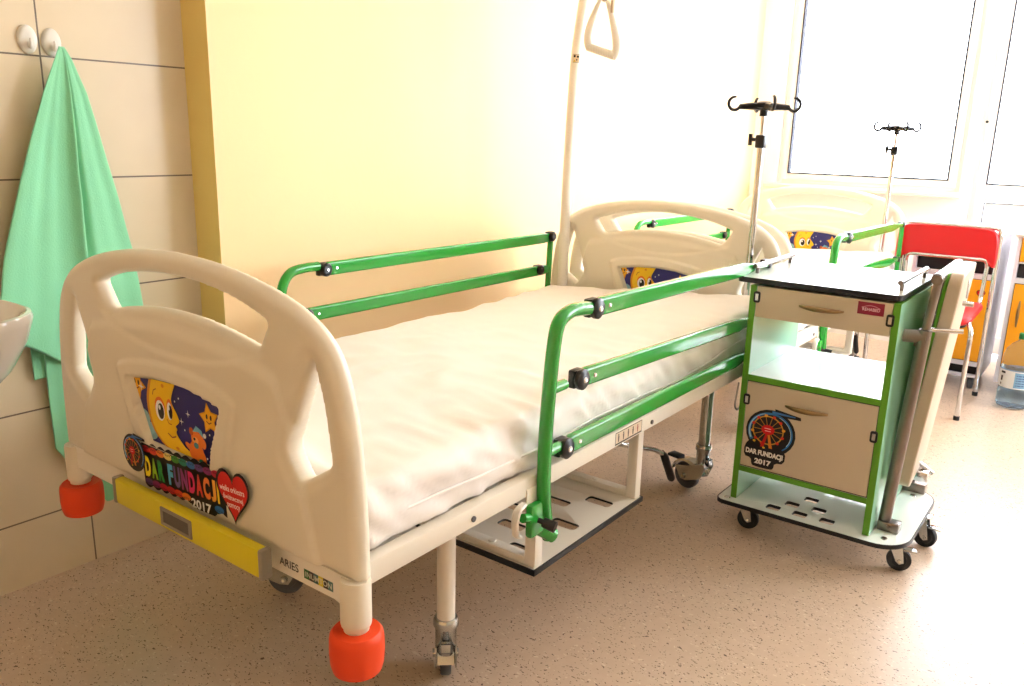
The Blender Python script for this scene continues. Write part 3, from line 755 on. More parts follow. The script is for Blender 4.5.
    bm = B(); tube(bm, [(0.966,y0-.022,0.430),(0.978,y0-.018,0.427)], .006, 10); tube(bm, [(0.977,y0-.018,0.427),(1.004,y0-.012,0.421)], [.011,.0125], 14); obj('locking_pin', bm, M_blk, gr, 'black locking knob')
    bm = B(); tube(bm, smooth_path([(0.958,y0-.065,0.480),(0.960,y0-.088,0.474),(0.960,y0-.097,0.45),(0.958,y0-.09,0.42),(0.957,y0-.078,0.412)], 5), .0052, 8, flat=1.8); obj('release_catch', bm, M_white, gr, 'white plastic catch')
    bm = B(); box(bm, (0.944,y0-.04,0.44), (0.949,y0+.01,0.50), .002); box(bm, (0.944,y0+rl-.01,0.44), (0.955,y0+rl+.04,0.50), .003); obj('mounting_plate', bm, M_frame, gr)
    # guard rail on the wall side
    xl = -0.05
    bm = B()
    yo = 0.63 if foot_art else 0.63
    tube(bm, smooth_path([(xl,yo-.005,0.40),(xl,yo,0.55),(xl,yo+.002,0.70),(xl,yo+.006,0.775),(xl,yo+.035,0.818),(xl,yo+.085,0.829),(xl,yo+.14,0.829)], 6), 0.0145, 14)
    gl = obj('guard_rail', bm, M_green, bed, 'green side guard on the wall side')
    for (zz, ys) in ((0.818, 0.175), (0.687, 0.10)):
        bm = B(); bar(bm, xl, [(yo+ys-.03,zz,.6,.8),(yo+ys,zz,1.1,1),(L-.028,zz-.004,1.1,1),(L+.007,zz-.004,.9,.8)]); obj('rail_bar', bm, M_green, gl)
        for yk in (yo+ys-.015, L+.022-.02*(zz < .75)*4):
            bm = B(); knob(bm, (xl+.012, yk, zz), .021); box(bm, (xl-.014,yk-.02,zz-.02), (xl+.006,yk+.02,zz+.02), .005); obj('hinge_cap', bm, M_blk, gl, 'black plastic hinge cap')
        bm = B()
        for yk in (yo+ys-.015, yo+ys+.03): lathe(bm, [(0,0),(.0055,0),(.0045,.0025),(0,.0025)], (xl+(.0218 if yk < yo+ys else .0093), yk, zz), 'X', 10)
        obj('rivet', bm, M_chr, gl)
    bm = B(); tube(bm, [(xl,L+.027,0.81),(xl,L+.017,0.60),(xl,L+.007,0.42)], 0.0125, 12); obj('far_post', bm, M_green, gl)
    # wire and hook hardware at the head corner
    bm = B(); box(bm, (0.92,L-.238,0.44), (0.95,L-.178,0.485), .003); tube(bm, round_path([(0.955,L-.358,0.475),(0.955,L-.378,0.40),(0.955,L-.348,0.375),(0.955,L-.318,0.40),(0.955,L-.118,0.44)], .02), .003, 8)
    box(bm, (0.93,L-.178,0.36), (0.937,L-.118,0.49), .002); obj('drainage_hook', bm, M_wire, bed, 'galvanised hook and plate')
    return bed
bed1 = make_bed('cream hospital bed in front with green rails and rainbow sticker on foot board', (0,0,0), 0.515)
bed2 = make_bed('second hospital bed standing end to end behind the front bed, under the window', (0.0,2.105,-0.010), 0.375, foot_art=False, rail_len=1.175, L=1.775)

def mattress(label, loc, group, y1=1.898):
    root = None; bm = B(); x0, x1, y0, z0, z1 = 0.018, 0.926, 0.03, 0.518, 0.648
    NX, NZ, NY = 56, 12, 150; r = 0.030
    # profile ring around x/z
    prof = []
    def ringpts():
        P = []
        for k in range(NX): P.append((k/NX, 'b'))
        return P
    pts = []
    seg = [(x1-r, z0), (x1, z0+r), (x1, z1-r*1.3), (x1-r*1.3, z1), (x0+r*1.3, z1), (x0, z1-r*1.3), (x0, z0+r), (x0+r, z0)]
    def arcp(c, a0, a1, n, R): return [(c[0]+R*math.cos(a0+(a1-a0)*k/n), c[1]+R*math.sin(a0+(a1-a0)*k/n)) for k in range(n+1)]
    R2 = r*1.3
    pts += arcp((x1-r, z0+r), -PI/2, 0, 5, r)
    pts += [(x1, z0+r+(z1-R2-z0-r)*k/8) for k in range(1, 8)]
    pts += arcp((x1-R2, z1-R2), 0, PI/2, 6, R2)
    pts += [(x1-R2+(x0+2*R2-x1)*k/NX, z1) for k in range(1, NX)]
    pts += arcp((x0+R2, z1-R2), PI/2, PI, 6, R2)
    pts += [(x0, z1-R2+(z0+r-z1+R2)*k/8) for k in range(1, 8)]
    pts += arcp((x0+r, z0+r), PI, 1.5*PI, 5, r)
    cxm, czm = (x0+x1)/2, (z0+z1)/2; rings = []
    ys = list(np.linspace(0, 1, NY))
    for t in ys:
        # round the two ends
        y = y0+(y1-y0)*t; de = min(t, 1-t)*(y1-y0); k = math.sqrt(max(0, 1-(1-min(de/0.03, 1))**2)); ring = []
        for (x, z) in pts:
            xx = cxm+(x-cxm)*(1-0.03*(1-k)); zz = czm+(z-czm)*(0.55+0.45*k)
            top = 1 if z > z1-0.02 else 0; side = 1 if x > x1-0.01 and z < z1 else 0
            u = (xx-x0)/(x1-x0)
            # head end is raised a little on the open side
            zz += (0.012+0.030*u)*max(0, (y-1.15)/0.8)**1.6*min(1, max(0, (z-z0)/0.07)) + 0.07*u*max(0, (y-1.3)/0.65)**2*(0.5)
            n1 = noise.noise(Vector((xx*3.0, y*2.2, 1.3))); n2 = noise.noise(Vector((xx*2.2+5, y*13+xx*3, 0.7)))
            n3 = noise.noise(Vector((xx*7+2, y*30+xx*6, 3.1)))
            edge = min(1, max(0, (xx-(x1-0.30))/0.25))
            ridge = (1-abs(n2)*2.2)
            zz -= 0.023*(1-u)*min(1, max(0, (z-z0)/0.07))
            n4 = noise.noise(Vector((xx*6+y*2.5, y*5-xx*4, 9.1)))
            if top: zz += 0.006*n1+0.0065*ridge*(0.10+0.90*edge)+0.0035*n3*(.25+.75*edge)+0.0045*(1-abs(n4)*3)*(1-edge)
            if side or (xx > x1-0.05):
                xx += 0.012*noise.noise(Vector((z*9, y*13+z*22, 2.0)))+0.007*noise.noise(Vector((z*20, y*30+z*30, 5.0)))
            ring.append(Vector((xx, y, zz)))
        rings.append(ring)
    ring_loft(bm, rings)
    m = obj('mattress', bm, M_sheet)
    for e in m.data.edges: e.use_edge_sharp = False
    m['label'] = label; m['category'] = 'mattress'; m['group'] = group; m.location = loc
    # piped seam along the open side
    bm = B(); p = []
    for k in range(90):
        t = k/89; y = y0+.012+(y1-y0-.04)*t; rise = (0.042)*max(0, (y-1.15)/0.8)**1.6*0.6+0.035*max(0, (y-1.3)/0.65)**2
        p.append((x1+0.004+0.002*math.sin(y*23)-0.012*max(0, 1-t*14), y, z0+0.055+rise+0.004*math.sin(y*9)))
    tube(bm, p, 0.0035, 6); obj('piping', bm, M_sheet, m)
    return m
mattress('cream covered mattress on the front hospital bed', (0,0,0), 'mattresses')
mattress('pale mattress on the bed under the window, mostly hidden behind the cart', (0.0,2.105,-0.010), 'mattresses', 1.70)

# ------------------------------------------------------------------ poles on the bed
def trapeze():
    px, py = 0.068, 1.923
    t = thing('trapeze_pole', 'cream lifting pole with hanging grab handle at the head of the front bed', 'bed pole', (px,py,0.52))
    o = (px,py,0.52)
    bm = B(); tube(bm, smooth_path([(px,py,0.50),(px+.006,py,1.0),(px+.020,py,1.45),(px+.036,py+.0,1.62),(px+.075,py-.01,1.80),(px+.15,py-.04,1.95),(px+.28,py-.10,2.02),(px+.50,py-.22,2.03),(px+.62,py-.30,2.03)], 8), 0.020, 16); obj('pole', bm, M_frame, t, built_at=o)
    A = Art((px-.0,py,0), Vector((0.8,0.6,0)), (0,0,1), Vector((0.6,-0.8,0))); A.o = Vector((px+.023,py,0))+Vector((0.6,-0.8,0))*0.0203
    A.poly([(-.012,1.492),(.012,1.492),(.012,1.522),(-.012,1.522)], (60,50,40)); A.poly([(-.0115,1.493),(.0115,1.493),(.0115,1.521),(-.0115,1.521)], (238,212,170))
    A.ell(-.006,1.515,.004,.005,(20,18,18),n=10); A.ell(.006,1.513,.0045,.004,(20,18,18),n=10); A.poly([(-.011,1.495),(-.002,1.495),(-.0065,1.503)], (220,180,40)); A.ell(.002,1.502,.003,.003,(90,80,70),n=8)
    A.done('warning_label', t, 'small pictogram sticker', built_at=o)
    # hanging handle
    hx, hy, hz = 0.277, 1.80, 1.512; ux = Vector((0.86,0.05,-0.0)).normalized(); tilt = -0.16
    H = Vector((hx, hy, hz))
    def P(a, z): return H+ux*a+Vector((0,0,z+tilt*a*2))
    top = 0.172
    bm = B()
    for s in (-1,1):
        pth = smooth_path([P(s*.014,top),P(s*.034,.125),P(s*.052,.07),P(s*.058,.035),P(s*.052,.008),P(s*.044,.0)], 6)
        tube(bm, pth, [0.0075+0.008*min(1,k/14) for k in range(len(pth))], 10, flat=0.8)
    gh = obj('grab_handle', bm, M_frame, t, built_at=o)
    bm = B(); tube(bm, [P(-.056,.004), P(.056,.004)], 0.0145, 14)
    for k in range(9): lathe(bm, [(0.0,-.0015),(.0157,-.0015),(.0157,.0015),(0,.0015)], P(-.040+k*.010,.004), 'X', 14)
    obj('grip_bar', bm, M_white, gh, 'white ribbed grip bar')
    bm = B(); tube(bm, [P(0,top+.0), P(0,top+.26)], 0.007, 8, flat=1.8); tube(bm, [P(0.035,.14), P(0.036,top+.26)], 0.006, 8, flat=1.6); obj('hanging_strap', bm, M_beech, gh, 'tan webbing strap', built_at=None)
    bm = B(); tube(bm, smooth_path([P(0.0,.215),P(.012,.20),P(.014,.182),P(.0,.168),P(-.008,.18),P(-.002,.2)], 4), .003, 8); obj('snap_hook', bm, M_chr, gh)
    bm = B(); box(bm, (-.010,-.008,-.012), (.010,.008,.012), .004, M=Matrix.Translation(P(-.014,.205))); obj('strap_buckle', bm, M_blk, gh)
    return t
trapeze()
def iv_pole(label, loc, ztop, s=1.0, rot=0.0, group='drip stands on the beds'):
    x, y, zb = loc
    t = thing('drip_stand', label, 'drip stand', loc, group)
    H = ztop-zb
    bm = B(); lathe(bm, [(0,0),(0.0115,0),(0.0115,H-.105),(0,H-.105)], (0,0,0), seg=20); obj('pole', bm, M_chr, t)
    bm = B(); lathe(bm, [(0,H-.11),(0.0075,H-.11),(0.0075,H-.02),(0,H-.02)], (0,0,0), seg=16); obj('telescopic_tube', bm, M_chr, t)
    bm = B(); box(bm, (-.016,-.016,H-.138), (.016,.016,H-.095), .005); tube(bm, [(0.0,-.0,H-.112),(-.034,.0,H-.110)], .006, 8); 
    tube(bm, [(-.038,0,H-.092),(-.038,0,H-.130)], .007, 8); obj('clamp_knob', bm, M_blk, t)
    bm = B(); lathe(bm, [(0,H-.035),(.0135,H-.035),(.0135,H-.012),(.03,H-.008),(.03,H+.006),(.018,H+.012),(0,H+.012)], (0,0,0), seg=18)
    hd = obj('hook_head', bm, M_blk, t, 'black plastic head with four hooks')
    for k in range(4):
        a = rot+k*PI/2; c, sn = math.cos(a), math.sin(a)
        def Q(r, z): return (c*r*s, sn*r*s, H+z)
        bm = B(); tube(bm, [Q(.012,-.004),(Q(.045,-.004)),Q(.082,-.006)], [.0135,.0115,.0085], 8, flat=.8)
        cc = .098; pth = [Q(cc+.020*math.cos(u), .004+.021*math.sin(u)) for u in np.linspace(PI+.35, 2*PI+1.75, 16)]
        tube(bm, pth, [.0055]*12+[.005,.0045,.004,.003], 8); obj('hook', bm, M_blk, hd)
    return t
iv_pole('chrome drip stand with black hooks at the head of the front bed', (0.838,1.925,0.507), 1.338, 1.0, 0.62)
iv_pole('smaller looking chrome drip stand with black hooks on the bed under the window', (0.836,3.828,0.498), 1.306, 1.0, 0.62)

# ------------------------------------------------------------------ bedside cart
def cart():
    o = (1.2, 1.78, 0)
    t = thing('bedside_cabinet', 'green and beige bedside cart with white top, ferris wheel sticker and folded side table', 'bedside cabinet', o)
    K = dict(built_at=o)
    X0, X1, Y0, Y1 = 0.992, 1.413, 1.542, 1.985; pt = 0.019; ZB = 0.118
    # side panels: mint faces, lime front edge
    for (a, b) in ((X0, X0+pt), (X1-pt, X1)):
        bm = B(); box(bm, (a, Y0, ZB), (b, Y1, 0.806), .0008, 1)
        bm.normal_update()
        for f in bm.faces: f.material_index = 1 if abs(f.normal.x) > .9 else 0
        obj('side_panel', bm, [M_lime, M_mint], t, 'mint faced panel with lime edge', **K)
    # shelf boards with lime edges
    for (z0, z1, nm) in ((0.512,0.531,'shelf'), (0.214,0.232,'bottom_board')):
        bm = B(); box(bm, (X0+pt, Y0, z0), (X1-pt, Y1-.004, z1), .0006, 1)
        bm.normal_update()
        for f in bm.faces: f.material_index = 1 if abs(f.normal.z) > .9 else 0
        obj(nm, bm, [M_lime, M_lam], t, 'white board with lime front edge', **K)
    bm = B(); box(bm, (X0+pt, Y1-.012, 0.232), (X1-pt, Y1-.004, 0.512)); box(bm, (X0+pt, Y1-.012, 0.70), (X1-pt, Y1-.004, 0.806)); obj('back_panel', bm, M_lam, t, smooth=False, **K)
    # top
    top = rrect(0.462, 0.475, 0.02, 4, 1.180, 1.778)
    tp = curve_plate('top_board', top, [], 0.014, 0.0, M_lam, Matrix.Translation((0,0,0.8215)), t, 'white laminate top', built_at=o)
    tm = curve_plate('top_edging', rrect(0.466, 0.479, 0.022, 4, 1.180, 1.778), [], 0.0155, 0.0, M_edge, Matrix.Translation((0,0,0.8200)), tp, 'black edge strip')
    for xx in (0.976, 1.390):
        bm = B(); tube(bm, [(xx,1.605,0.853),(xx,1.955,0.853)], .0075, 12)
        for yy in (1.63,1.93): tube(bm, [(xx,yy,0.853),(xx,yy,0.828)], .006, 10)
        obj('gallery_rail', bm, M_alu, t, 'short metal rail', **K)
    # drawer
    bm = B(); box(bm, (X0+pt+.002, Y0-.001, 0.712), (X1-pt-.002, Y0+.016, 0.805), .001, 1); box(bm, (X0+pt+.012, Y0+.016, 0.72), (X1-pt-.012, Y1-.03, 0.79), .001, 1)
    dw = obj('drawer', bm, M_panel, t, **K)
    def handle(parent, cx, z, L=0.125, dz=0.0):
        bm = B(); pth = []; rr = []
        for k in range(17):
            u = k/16*2-1; pth.append((cx+u*L/2, Y0-.004-.018*(1-u*u), z)); rr.append(.0025+.0055*(1-u*u)**.8)
        tube(bm, pth, rr, 12, flat=.7); return obj('handle', bm, M_skin, parent, 'slim brushed metal bow handle')
    handle(dw, 1.205, 0.763)
    A = Art((0, Y0-.0015, 0), (1,0,0), (0,0,1), (0,-1,0)); A.poly([(1.302,0.765),(1.372,0.765),(1.372,0.800),(1.302,0.800)], (134,16,52))
    A.stroke([(1.312+.050*k/12, 0.784+.007*math.sin(PI*k/12)) for k in range(13)], .0012, (225,150,170)); A.text('REHABED', 1.338, 0.780, .0085, (235,190,200), width=.046, bold=.01); A.done('maker_label', dw, 'dark red maker plate')
    # door
    bm = B(); box(bm, (X0+pt+.002, Y0-.001, 0.236), (X1-pt-.002, Y0+.016, 0.509), .001, 1); dd = obj('cabinet_door', bm, M_panel, t, **K)
    handle(dd, 1.197, 0.456)
    for a, b in (((X0+pt-.001,Y0+.001,.2195),(X1-pt+.001,Y0+.012,.2235)), ((X0+pt-.001,Y0+.001,.508),(X1-pt+.001,Y0+.012,.512)),): pass
    bm = B(); box(bm, (X0+pt, Y0+.004, .2322), (X1-pt, Y0+.016, .5118)); obj('door_gap_shade', bm, M_shade, dd, 'dark sheet for the shade in the door gap', smooth=False)  # dark sheet behind the door stands in for the shade in its gap
    A = Art((0, Y0-.0015, 0), (1,0,0), (0,0,1), (0,-1,0)); blk = (20,20,28)
    A.polys([chaikin([(1.022,.306),(1.022,.270),(1.046,.267),(1.048,.248),(1.056,.242),(1.110,.242),(1.118,.248),(1.120,.267),(1.149,.270),(1.151,.308),(1.12,.33),(1.04,.33)],1)], blk)
    ferris(A, 1.098, 0.361, 0.078)
    A.text('DAR FUNDACJI', 1.086, 0.288, .022, (245,240,232), width=.116, bold=.05); A.text('2017', 1.084, 0.262, .018, (245,240,232), width=.052, bold=.05)
    A.done('ferris_wheel_sticker', dd, 'round sticker with ferris wheel in a blue swirl')
    # hinges / catches peeping over the panel edges
    for (xx, zz) in ((X0+pt+.004,.772),(X0+pt+.004,.452),(X1-pt-.004,.757),(X1-pt-.004,.420)):
        bm = B(); prof = rrect(.020,.034,.006,3); rings = [[Vector((xx+px, Y0-.0035+q, zz+pz)) for px, pz in prof] for q in (0,.012)]; ring_loft(bm, rings)
        box(bm, (xx-.0045,Y0-.0045,zz-.010), (xx+.0045,Y0-.003,zz+.010), mi=1); obj('catch', bm, [M_blk, M_zinc], t, 'small black catch', **K)
    # base plate with slots
    out = [(0.955,1.575),(0.967,1.535),(1.40,1.535)] ; 
    out = [(0.962,1.56)]+[(0.985+.025*math.cos(a)-.0, 1.560+.025*math.sin(a)) for a in np.linspace(PI,1.5*PI,5)]+[(1.43,1.535)]
    out = [(0.982+.025*math.cos(a), 1.533+.025*math.sin(a)) for a in np.linspace(PI,1.5*PI,5)]+[(1.425+.090*math.cos(a), 1.610+.100*math.sin(a)) for a in np.linspace(-PI/2,0,9)]+[(1.425+.09*math.cos(a), 1.92+.09*math.sin(a)) for a in np.linspace(0,PI/2,9)]+[(0.985+.025*math.cos(a), 1.985+.025*math.sin(a)) for a in np.linspace(PI/2,PI,5)]
    hs = [rrect(0.042,0.036,.008,3,cx,cy)[::-1] for cx, cy in ((1.127,1.556),(1.166,1.616),(1.204,1.688),(1.208,1.560),(1.246,1.626),(1.288,1.566),(1.199,1.803))]
    bp = curve_plate('base_plate', out, hs, 0.010, 0.0, M_lam, Matrix.Translation((0,0,0.112)), t, 'white slotted base plate', built_at=o, side=M_edge)
    bm = B(); ring = out
    r2 = []
    n = len(out); cxm = sum(p[0] for p in out)/n; cym = sum(p[1] for p in out)/n
    vs0 = []
    for i in range(n):
        p, q = Vector(out[i-1]), Vector(out[(i+1) % n]); d = (q-p).normalized(); nn = Vector((d.y, -d.x)); c = Vector(out[i]); r2.append((c, nn))
    rings = [[Vector((c.x+nn.x*.0025, c.y+nn.y*.0025, z)) for c, nn in r2] for z in (0.1045,0.1175)]
    inner = [[Vector((c.x-nn.x*.0005, c.y-nn.y*.0005, z)) for c, nn in r2] for z in (0.1175,0.1045)]
    ring_loft(bm, rings+inner, cap=False, closed=True); obj('base_edging', bm, M_edge, bp, 'black edge strip')
    bm = B()
    for cx, cy in ((0.985,1.535),(1.452,1.560),(1.452,1.94)): lathe(bm, [(0,0),(.010,0),(.008,.003),(0,.003)], (cx,cy,.117), seg=12)
    obj('bolt', bm, M_zinc, bp)
    # small casters
    for (x, y, a, br) in ((1.018,1.600,0.2,0),(1.470,1.625,0.3,1),(1.500,1.845,-.1,1),(1.03,1.93,2.2,0)):
        Mz = Matrix.Rotation(a, 4, 'Z'); T = Matrix.Translation((x,y,0))@Mz; R = .034; bm = B()
        box(bm, (-.028,-.022,.0985), (.028,.022,.1035), .001, M=T); lathe(bm, [(0,.085),(.017,.085),(.017,.099),(0,.099)], (x,y,0), seg=14)
        for s in (-1,1):
            pr_ = [(-.018,.09),(.020,.09),(.030,.03),(.018,.024),(.008,.032)]
            rings = [[T@Vector((px, s*.0155+q, pz)) for px, pz in pr_] for q in (-.0012,.0012)]; ring_loft(bm, rings)
        lathe(bm, [(0,-.019),(.006,-.019),(.006,.019),(0,.019)], T@Vector((.018,0,R)), 'Y', 10, M=Mz)
        cf = obj('caster', bm, M_zinc, t, 'small caster', **K)
        bm = B(); lathe(bm, [(0,-.010),(R*.6,-.010),(R*.64,-.0085),(R*.95,-.0115),(R,-.007),(R,.007),(R*.95,.0115),(R*.64,.0085),(R*.6,.010),(0,.010)], T@Vector((.018,0,R)), 'Y', 26, M=Mz); obj('wheel', bm, M_drub, cf)
        if br: bm = B(); box(bm, (.025,-.014,.066), (.062,.014,.072), .003, M=T); obj('brake_lever', bm, M_zinc, cf)
    # folded over-bed table on the right flank
    bm = B()
    tube(bm, [(1.432,1.63,0.122),(1.466,1.63,0.728)], .0175, 20); fp = obj('table_post', bm, M_alu, t, 'stout grey metal post', **K)
    bm = B(); tube(bm, [(1.466,1.63,0.728),(1.474,1.66,0.858)], .0115, 16); tube(bm, [(1.472,1.650,0.868),(1.465,2.02,0.870)], .0155, 18)
    lathe(bm, [(0,-.012),(.014,-.012),(.014,.012),(0,.012)], (1.474,1.652,.866), 'Y', 14); obj('crossbar', bm, M_alu, fp)
    bm = B(); box(bm, (1.418,1.607,0.117), (1.478,1.650,0.147), .004); lathe(bm, [(0,-.03),(.006,-.03),(.006,.03),(0,.03)], (1.45,1.63,.135), 'Y', 10); obj('pivot_foot', bm, M_alu, fp)
    bm = B(); tube(bm, [(1.412,1.630,0.704),(1.472,1.630,0.708)], .0185, 14); tube(bm, [(1.41,1.90,0.71),(1.475,1.90,0.712)], .0155, 14); tube(bm, [(1.445,1.625,0.708),(1.445,1.625,0.68)], .004, 8); obj('support_arm', bm, M_alu, fp)
    bm = B(); tube(bm, [(1.422,1.99,0.122),(1.440,1.99,0.85)], .0165, 18); box(bm, (1.405,1.965,0.117), (1.480,2.005,0.150), .004); tube(bm, [(1.424,1.99,.20),(1.423,1.99,.15)], .023, 14); obj('table_post', bm, M_alu, t, 'stout grey metal post', **K)
    # leaf: thick beige board hanging on edge, green edge strip on its inner side
    bm = B(); sh = lambda z, y=1.70: 1.434+0.056*(z-0.22)/0.63-0.055*(y-1.70)
    prof = chaikin([(1.70,0.225),(1.70,0.885),(2.125,0.885),(2.125,0.225)], 0)
    def slab(bm, y0, y1, z0, z1, xa, xb, rr, mi=0):
        pr_ = rrect(y1-y0, z1-z0, rr, 5, (y0+y1)/2, (z0+z1)/2); rings = []
        for dx, ins in ((xa,.003),(xa+.003,0),(xb-.003,0),(xb,.003)):
            p2 = rrect(y1-y0-2*ins, z1-z0-2*ins, rr-ins*.5, 5, (y0+y1)/2, (z0+z1)/2); rings.append([Vector((sh(z, y)+dx, y, z)) for y, z in p2])
        ring_loft(bm, rings, mi=mi)
    slab(bm, 1.70, 2.06, 0.225, 0.880, 0.002, 0.038, 0.035); lf = obj('table_leaf', bm, M_panel, t, 'beige folding table board', **K)
    bm = B(); slab(bm, 1.703, 2.057, 0.228, 0.877, -0.008, 0.002, 0.033); obj('green_backing', bm, M_lime, lf, 'lime green underside')
    bm = B(); tube(bm, [(1.466,1.665,0.722),(1.552,1.680,0.728)], .0065, 10); tube(bm, [(1.528,1.76,0.792),(1.556,1.76,0.792)], .0075, 10); obj('release_lever', bm, M_chr, lf)
    bm = B(); box(bm, (1.527,1.80,0.80), (1.532,1.82,0.855), .004); obj('hinge_plate', bm, M_zinc, lf)
    bm = B(); tube(bm, [(1.455,1.90,.25),(1.50,1.92,.215)], .007, 8); box(bm, (1.44,1.87,.195), (1.495,1.93,.228), .005); obj('lower_hinge', bm, M_chr, lf)
    bm = B()
    for z in (.56,.42): box(bm, (sh(z)-.018,1.685,z-.012), (sh(z)-.004,1.705,z+.012), .003)
    obj('bumper_pad', bm, M_blk, lf)
    return t
cart()

# ------------------------------------------------------------------ red chair
def chair():
    o = (1.17, 3.5, 0); t = thing('visitor_chair', 'red upholstered chair with chrome tube frame beside the cart', 'chair', o); K = dict(built_at=o)
    xl, xr = 0.954, 1.385; yb, yf = 3.74, 3.29
    bm = B()
    for x, s in ((xl+.012,1),(xr-.0,-1)):
        tube(bm, round_path([(x+s*.0,yb+.02,0.014),(x,yb-.02,0.45),(x,yb-.01,0.81)], .05), .0105, 12)
    # hoop above the pad
    tube(bm, round_path([(xl+.012,yb-.01,0.80),(xl+.015,yb-.005,0.842),(xr-.003,yb-.005,0.842),(xr,yb-.01,0.80)], .045), .0105, 12)
    fr = obj('frame', bm, M_chr, t, 'chrome tube frame', **K)
    bm = B()
    for x, s in ((xl,1),(xr-.005,-1)):
        tube(bm, round_path([(x,yf-.02,0.014),(x-s*.004,yf-.03,0.42),(x+s*.02,yf+.03,0.445),(x+s*.035,yb-.05,0.47),(x+s*.035,yb-.02,0.50),(x+s*.030,yb-.02,0.66)], .06), .0105, 12)
    tube(bm, round_path([(xl+.030,yb-.02,0.645),(xl+.034,yb-.026,0.689),(xr-.039,yb-.026,0.689),(xr-.035,yb-.02,0.645)], .04), .0095, 12)
    obj('inner_frame', bm, M_chr, t, 'chrome tube hoop and front legs', **K)
    bm = B()
    for x in (xl,xr-.005):
        lathe(bm, [(0,0),(.013,0),(.013,.02),(0,.02)], (x,yf-.02,0), seg=12)
    for x in (xl+.012,xr): lathe(bm, [(0,0),(.013,0),(.013,.02),(0,.02)], (x,yb+.02,0), seg=12)
    obj('foot_cap', bm, M_drub, t, **K)
    # backrest pad
    n = 22; rings = []
    pl = chaikin([(0.931,0.655),(0.931,0.74),(0.935,0.80),(0.960,0.836),(1.02,0.839),(1.30,0.839),(1.357,0.836),(1.382,0.80),(1.386,0.74),(1.386,0.655),(1.372,0.655),(1.355,0.680),(1.32,0.692),(1.01,0.692),(0.968,0.680),(0.947,0.655)], 1)
    for d, k in ((-.026,.97),(-.020,.995),(-.012,1),(.004,1),(.010,.985)):
        rings.append([Vector((1.17+(x-1.17)*k, yb+d-.012+.02*(1-((x-1.17)/.215)**2), .745+(z-.745)*k)) for x, z in pl])
    bm = B(); ring_loft(bm, rings); obj('backrest', bm, M_red, t, 'red padded backrest', **K)
    bm = B(); pl = rrect(0.385, 0.40, 0.06, 5, 1.178, 3.49); rings = []
    for z, k in ((.448,.90),(.452,.96),(.462,1),(.476,1),(.486,.97),(.490,.90)): rings.append([Vector((1.17+(x-1.17)*k, 3.49+(y-3.49)*k, z-.06*((y-3.49)/.2)**2*(.35 if y < 3.49 else 0)-.010*(1-((x-1.17)/.19)**2))) for x, y in pl])
    ring_loft(bm, rings); st = obj('seat', bm, M_red, t, 'red padded seat', **K)
    bm = B(); pl = rrect(0.36, 0.385, 0.05, 5, 1.17, 3.49); ring_loft(bm, [[Vector((x, y, z-.06*((y-3.49)/.2)**2*(.35 if y < 3.49 else 0)-.010*(1-((x-1.17)/.19)**2))) for x, y in pl] for z in (.438,.450)]); obj('seat_base', bm, M_blk, st, 'black seat underside')
    return t
chair()

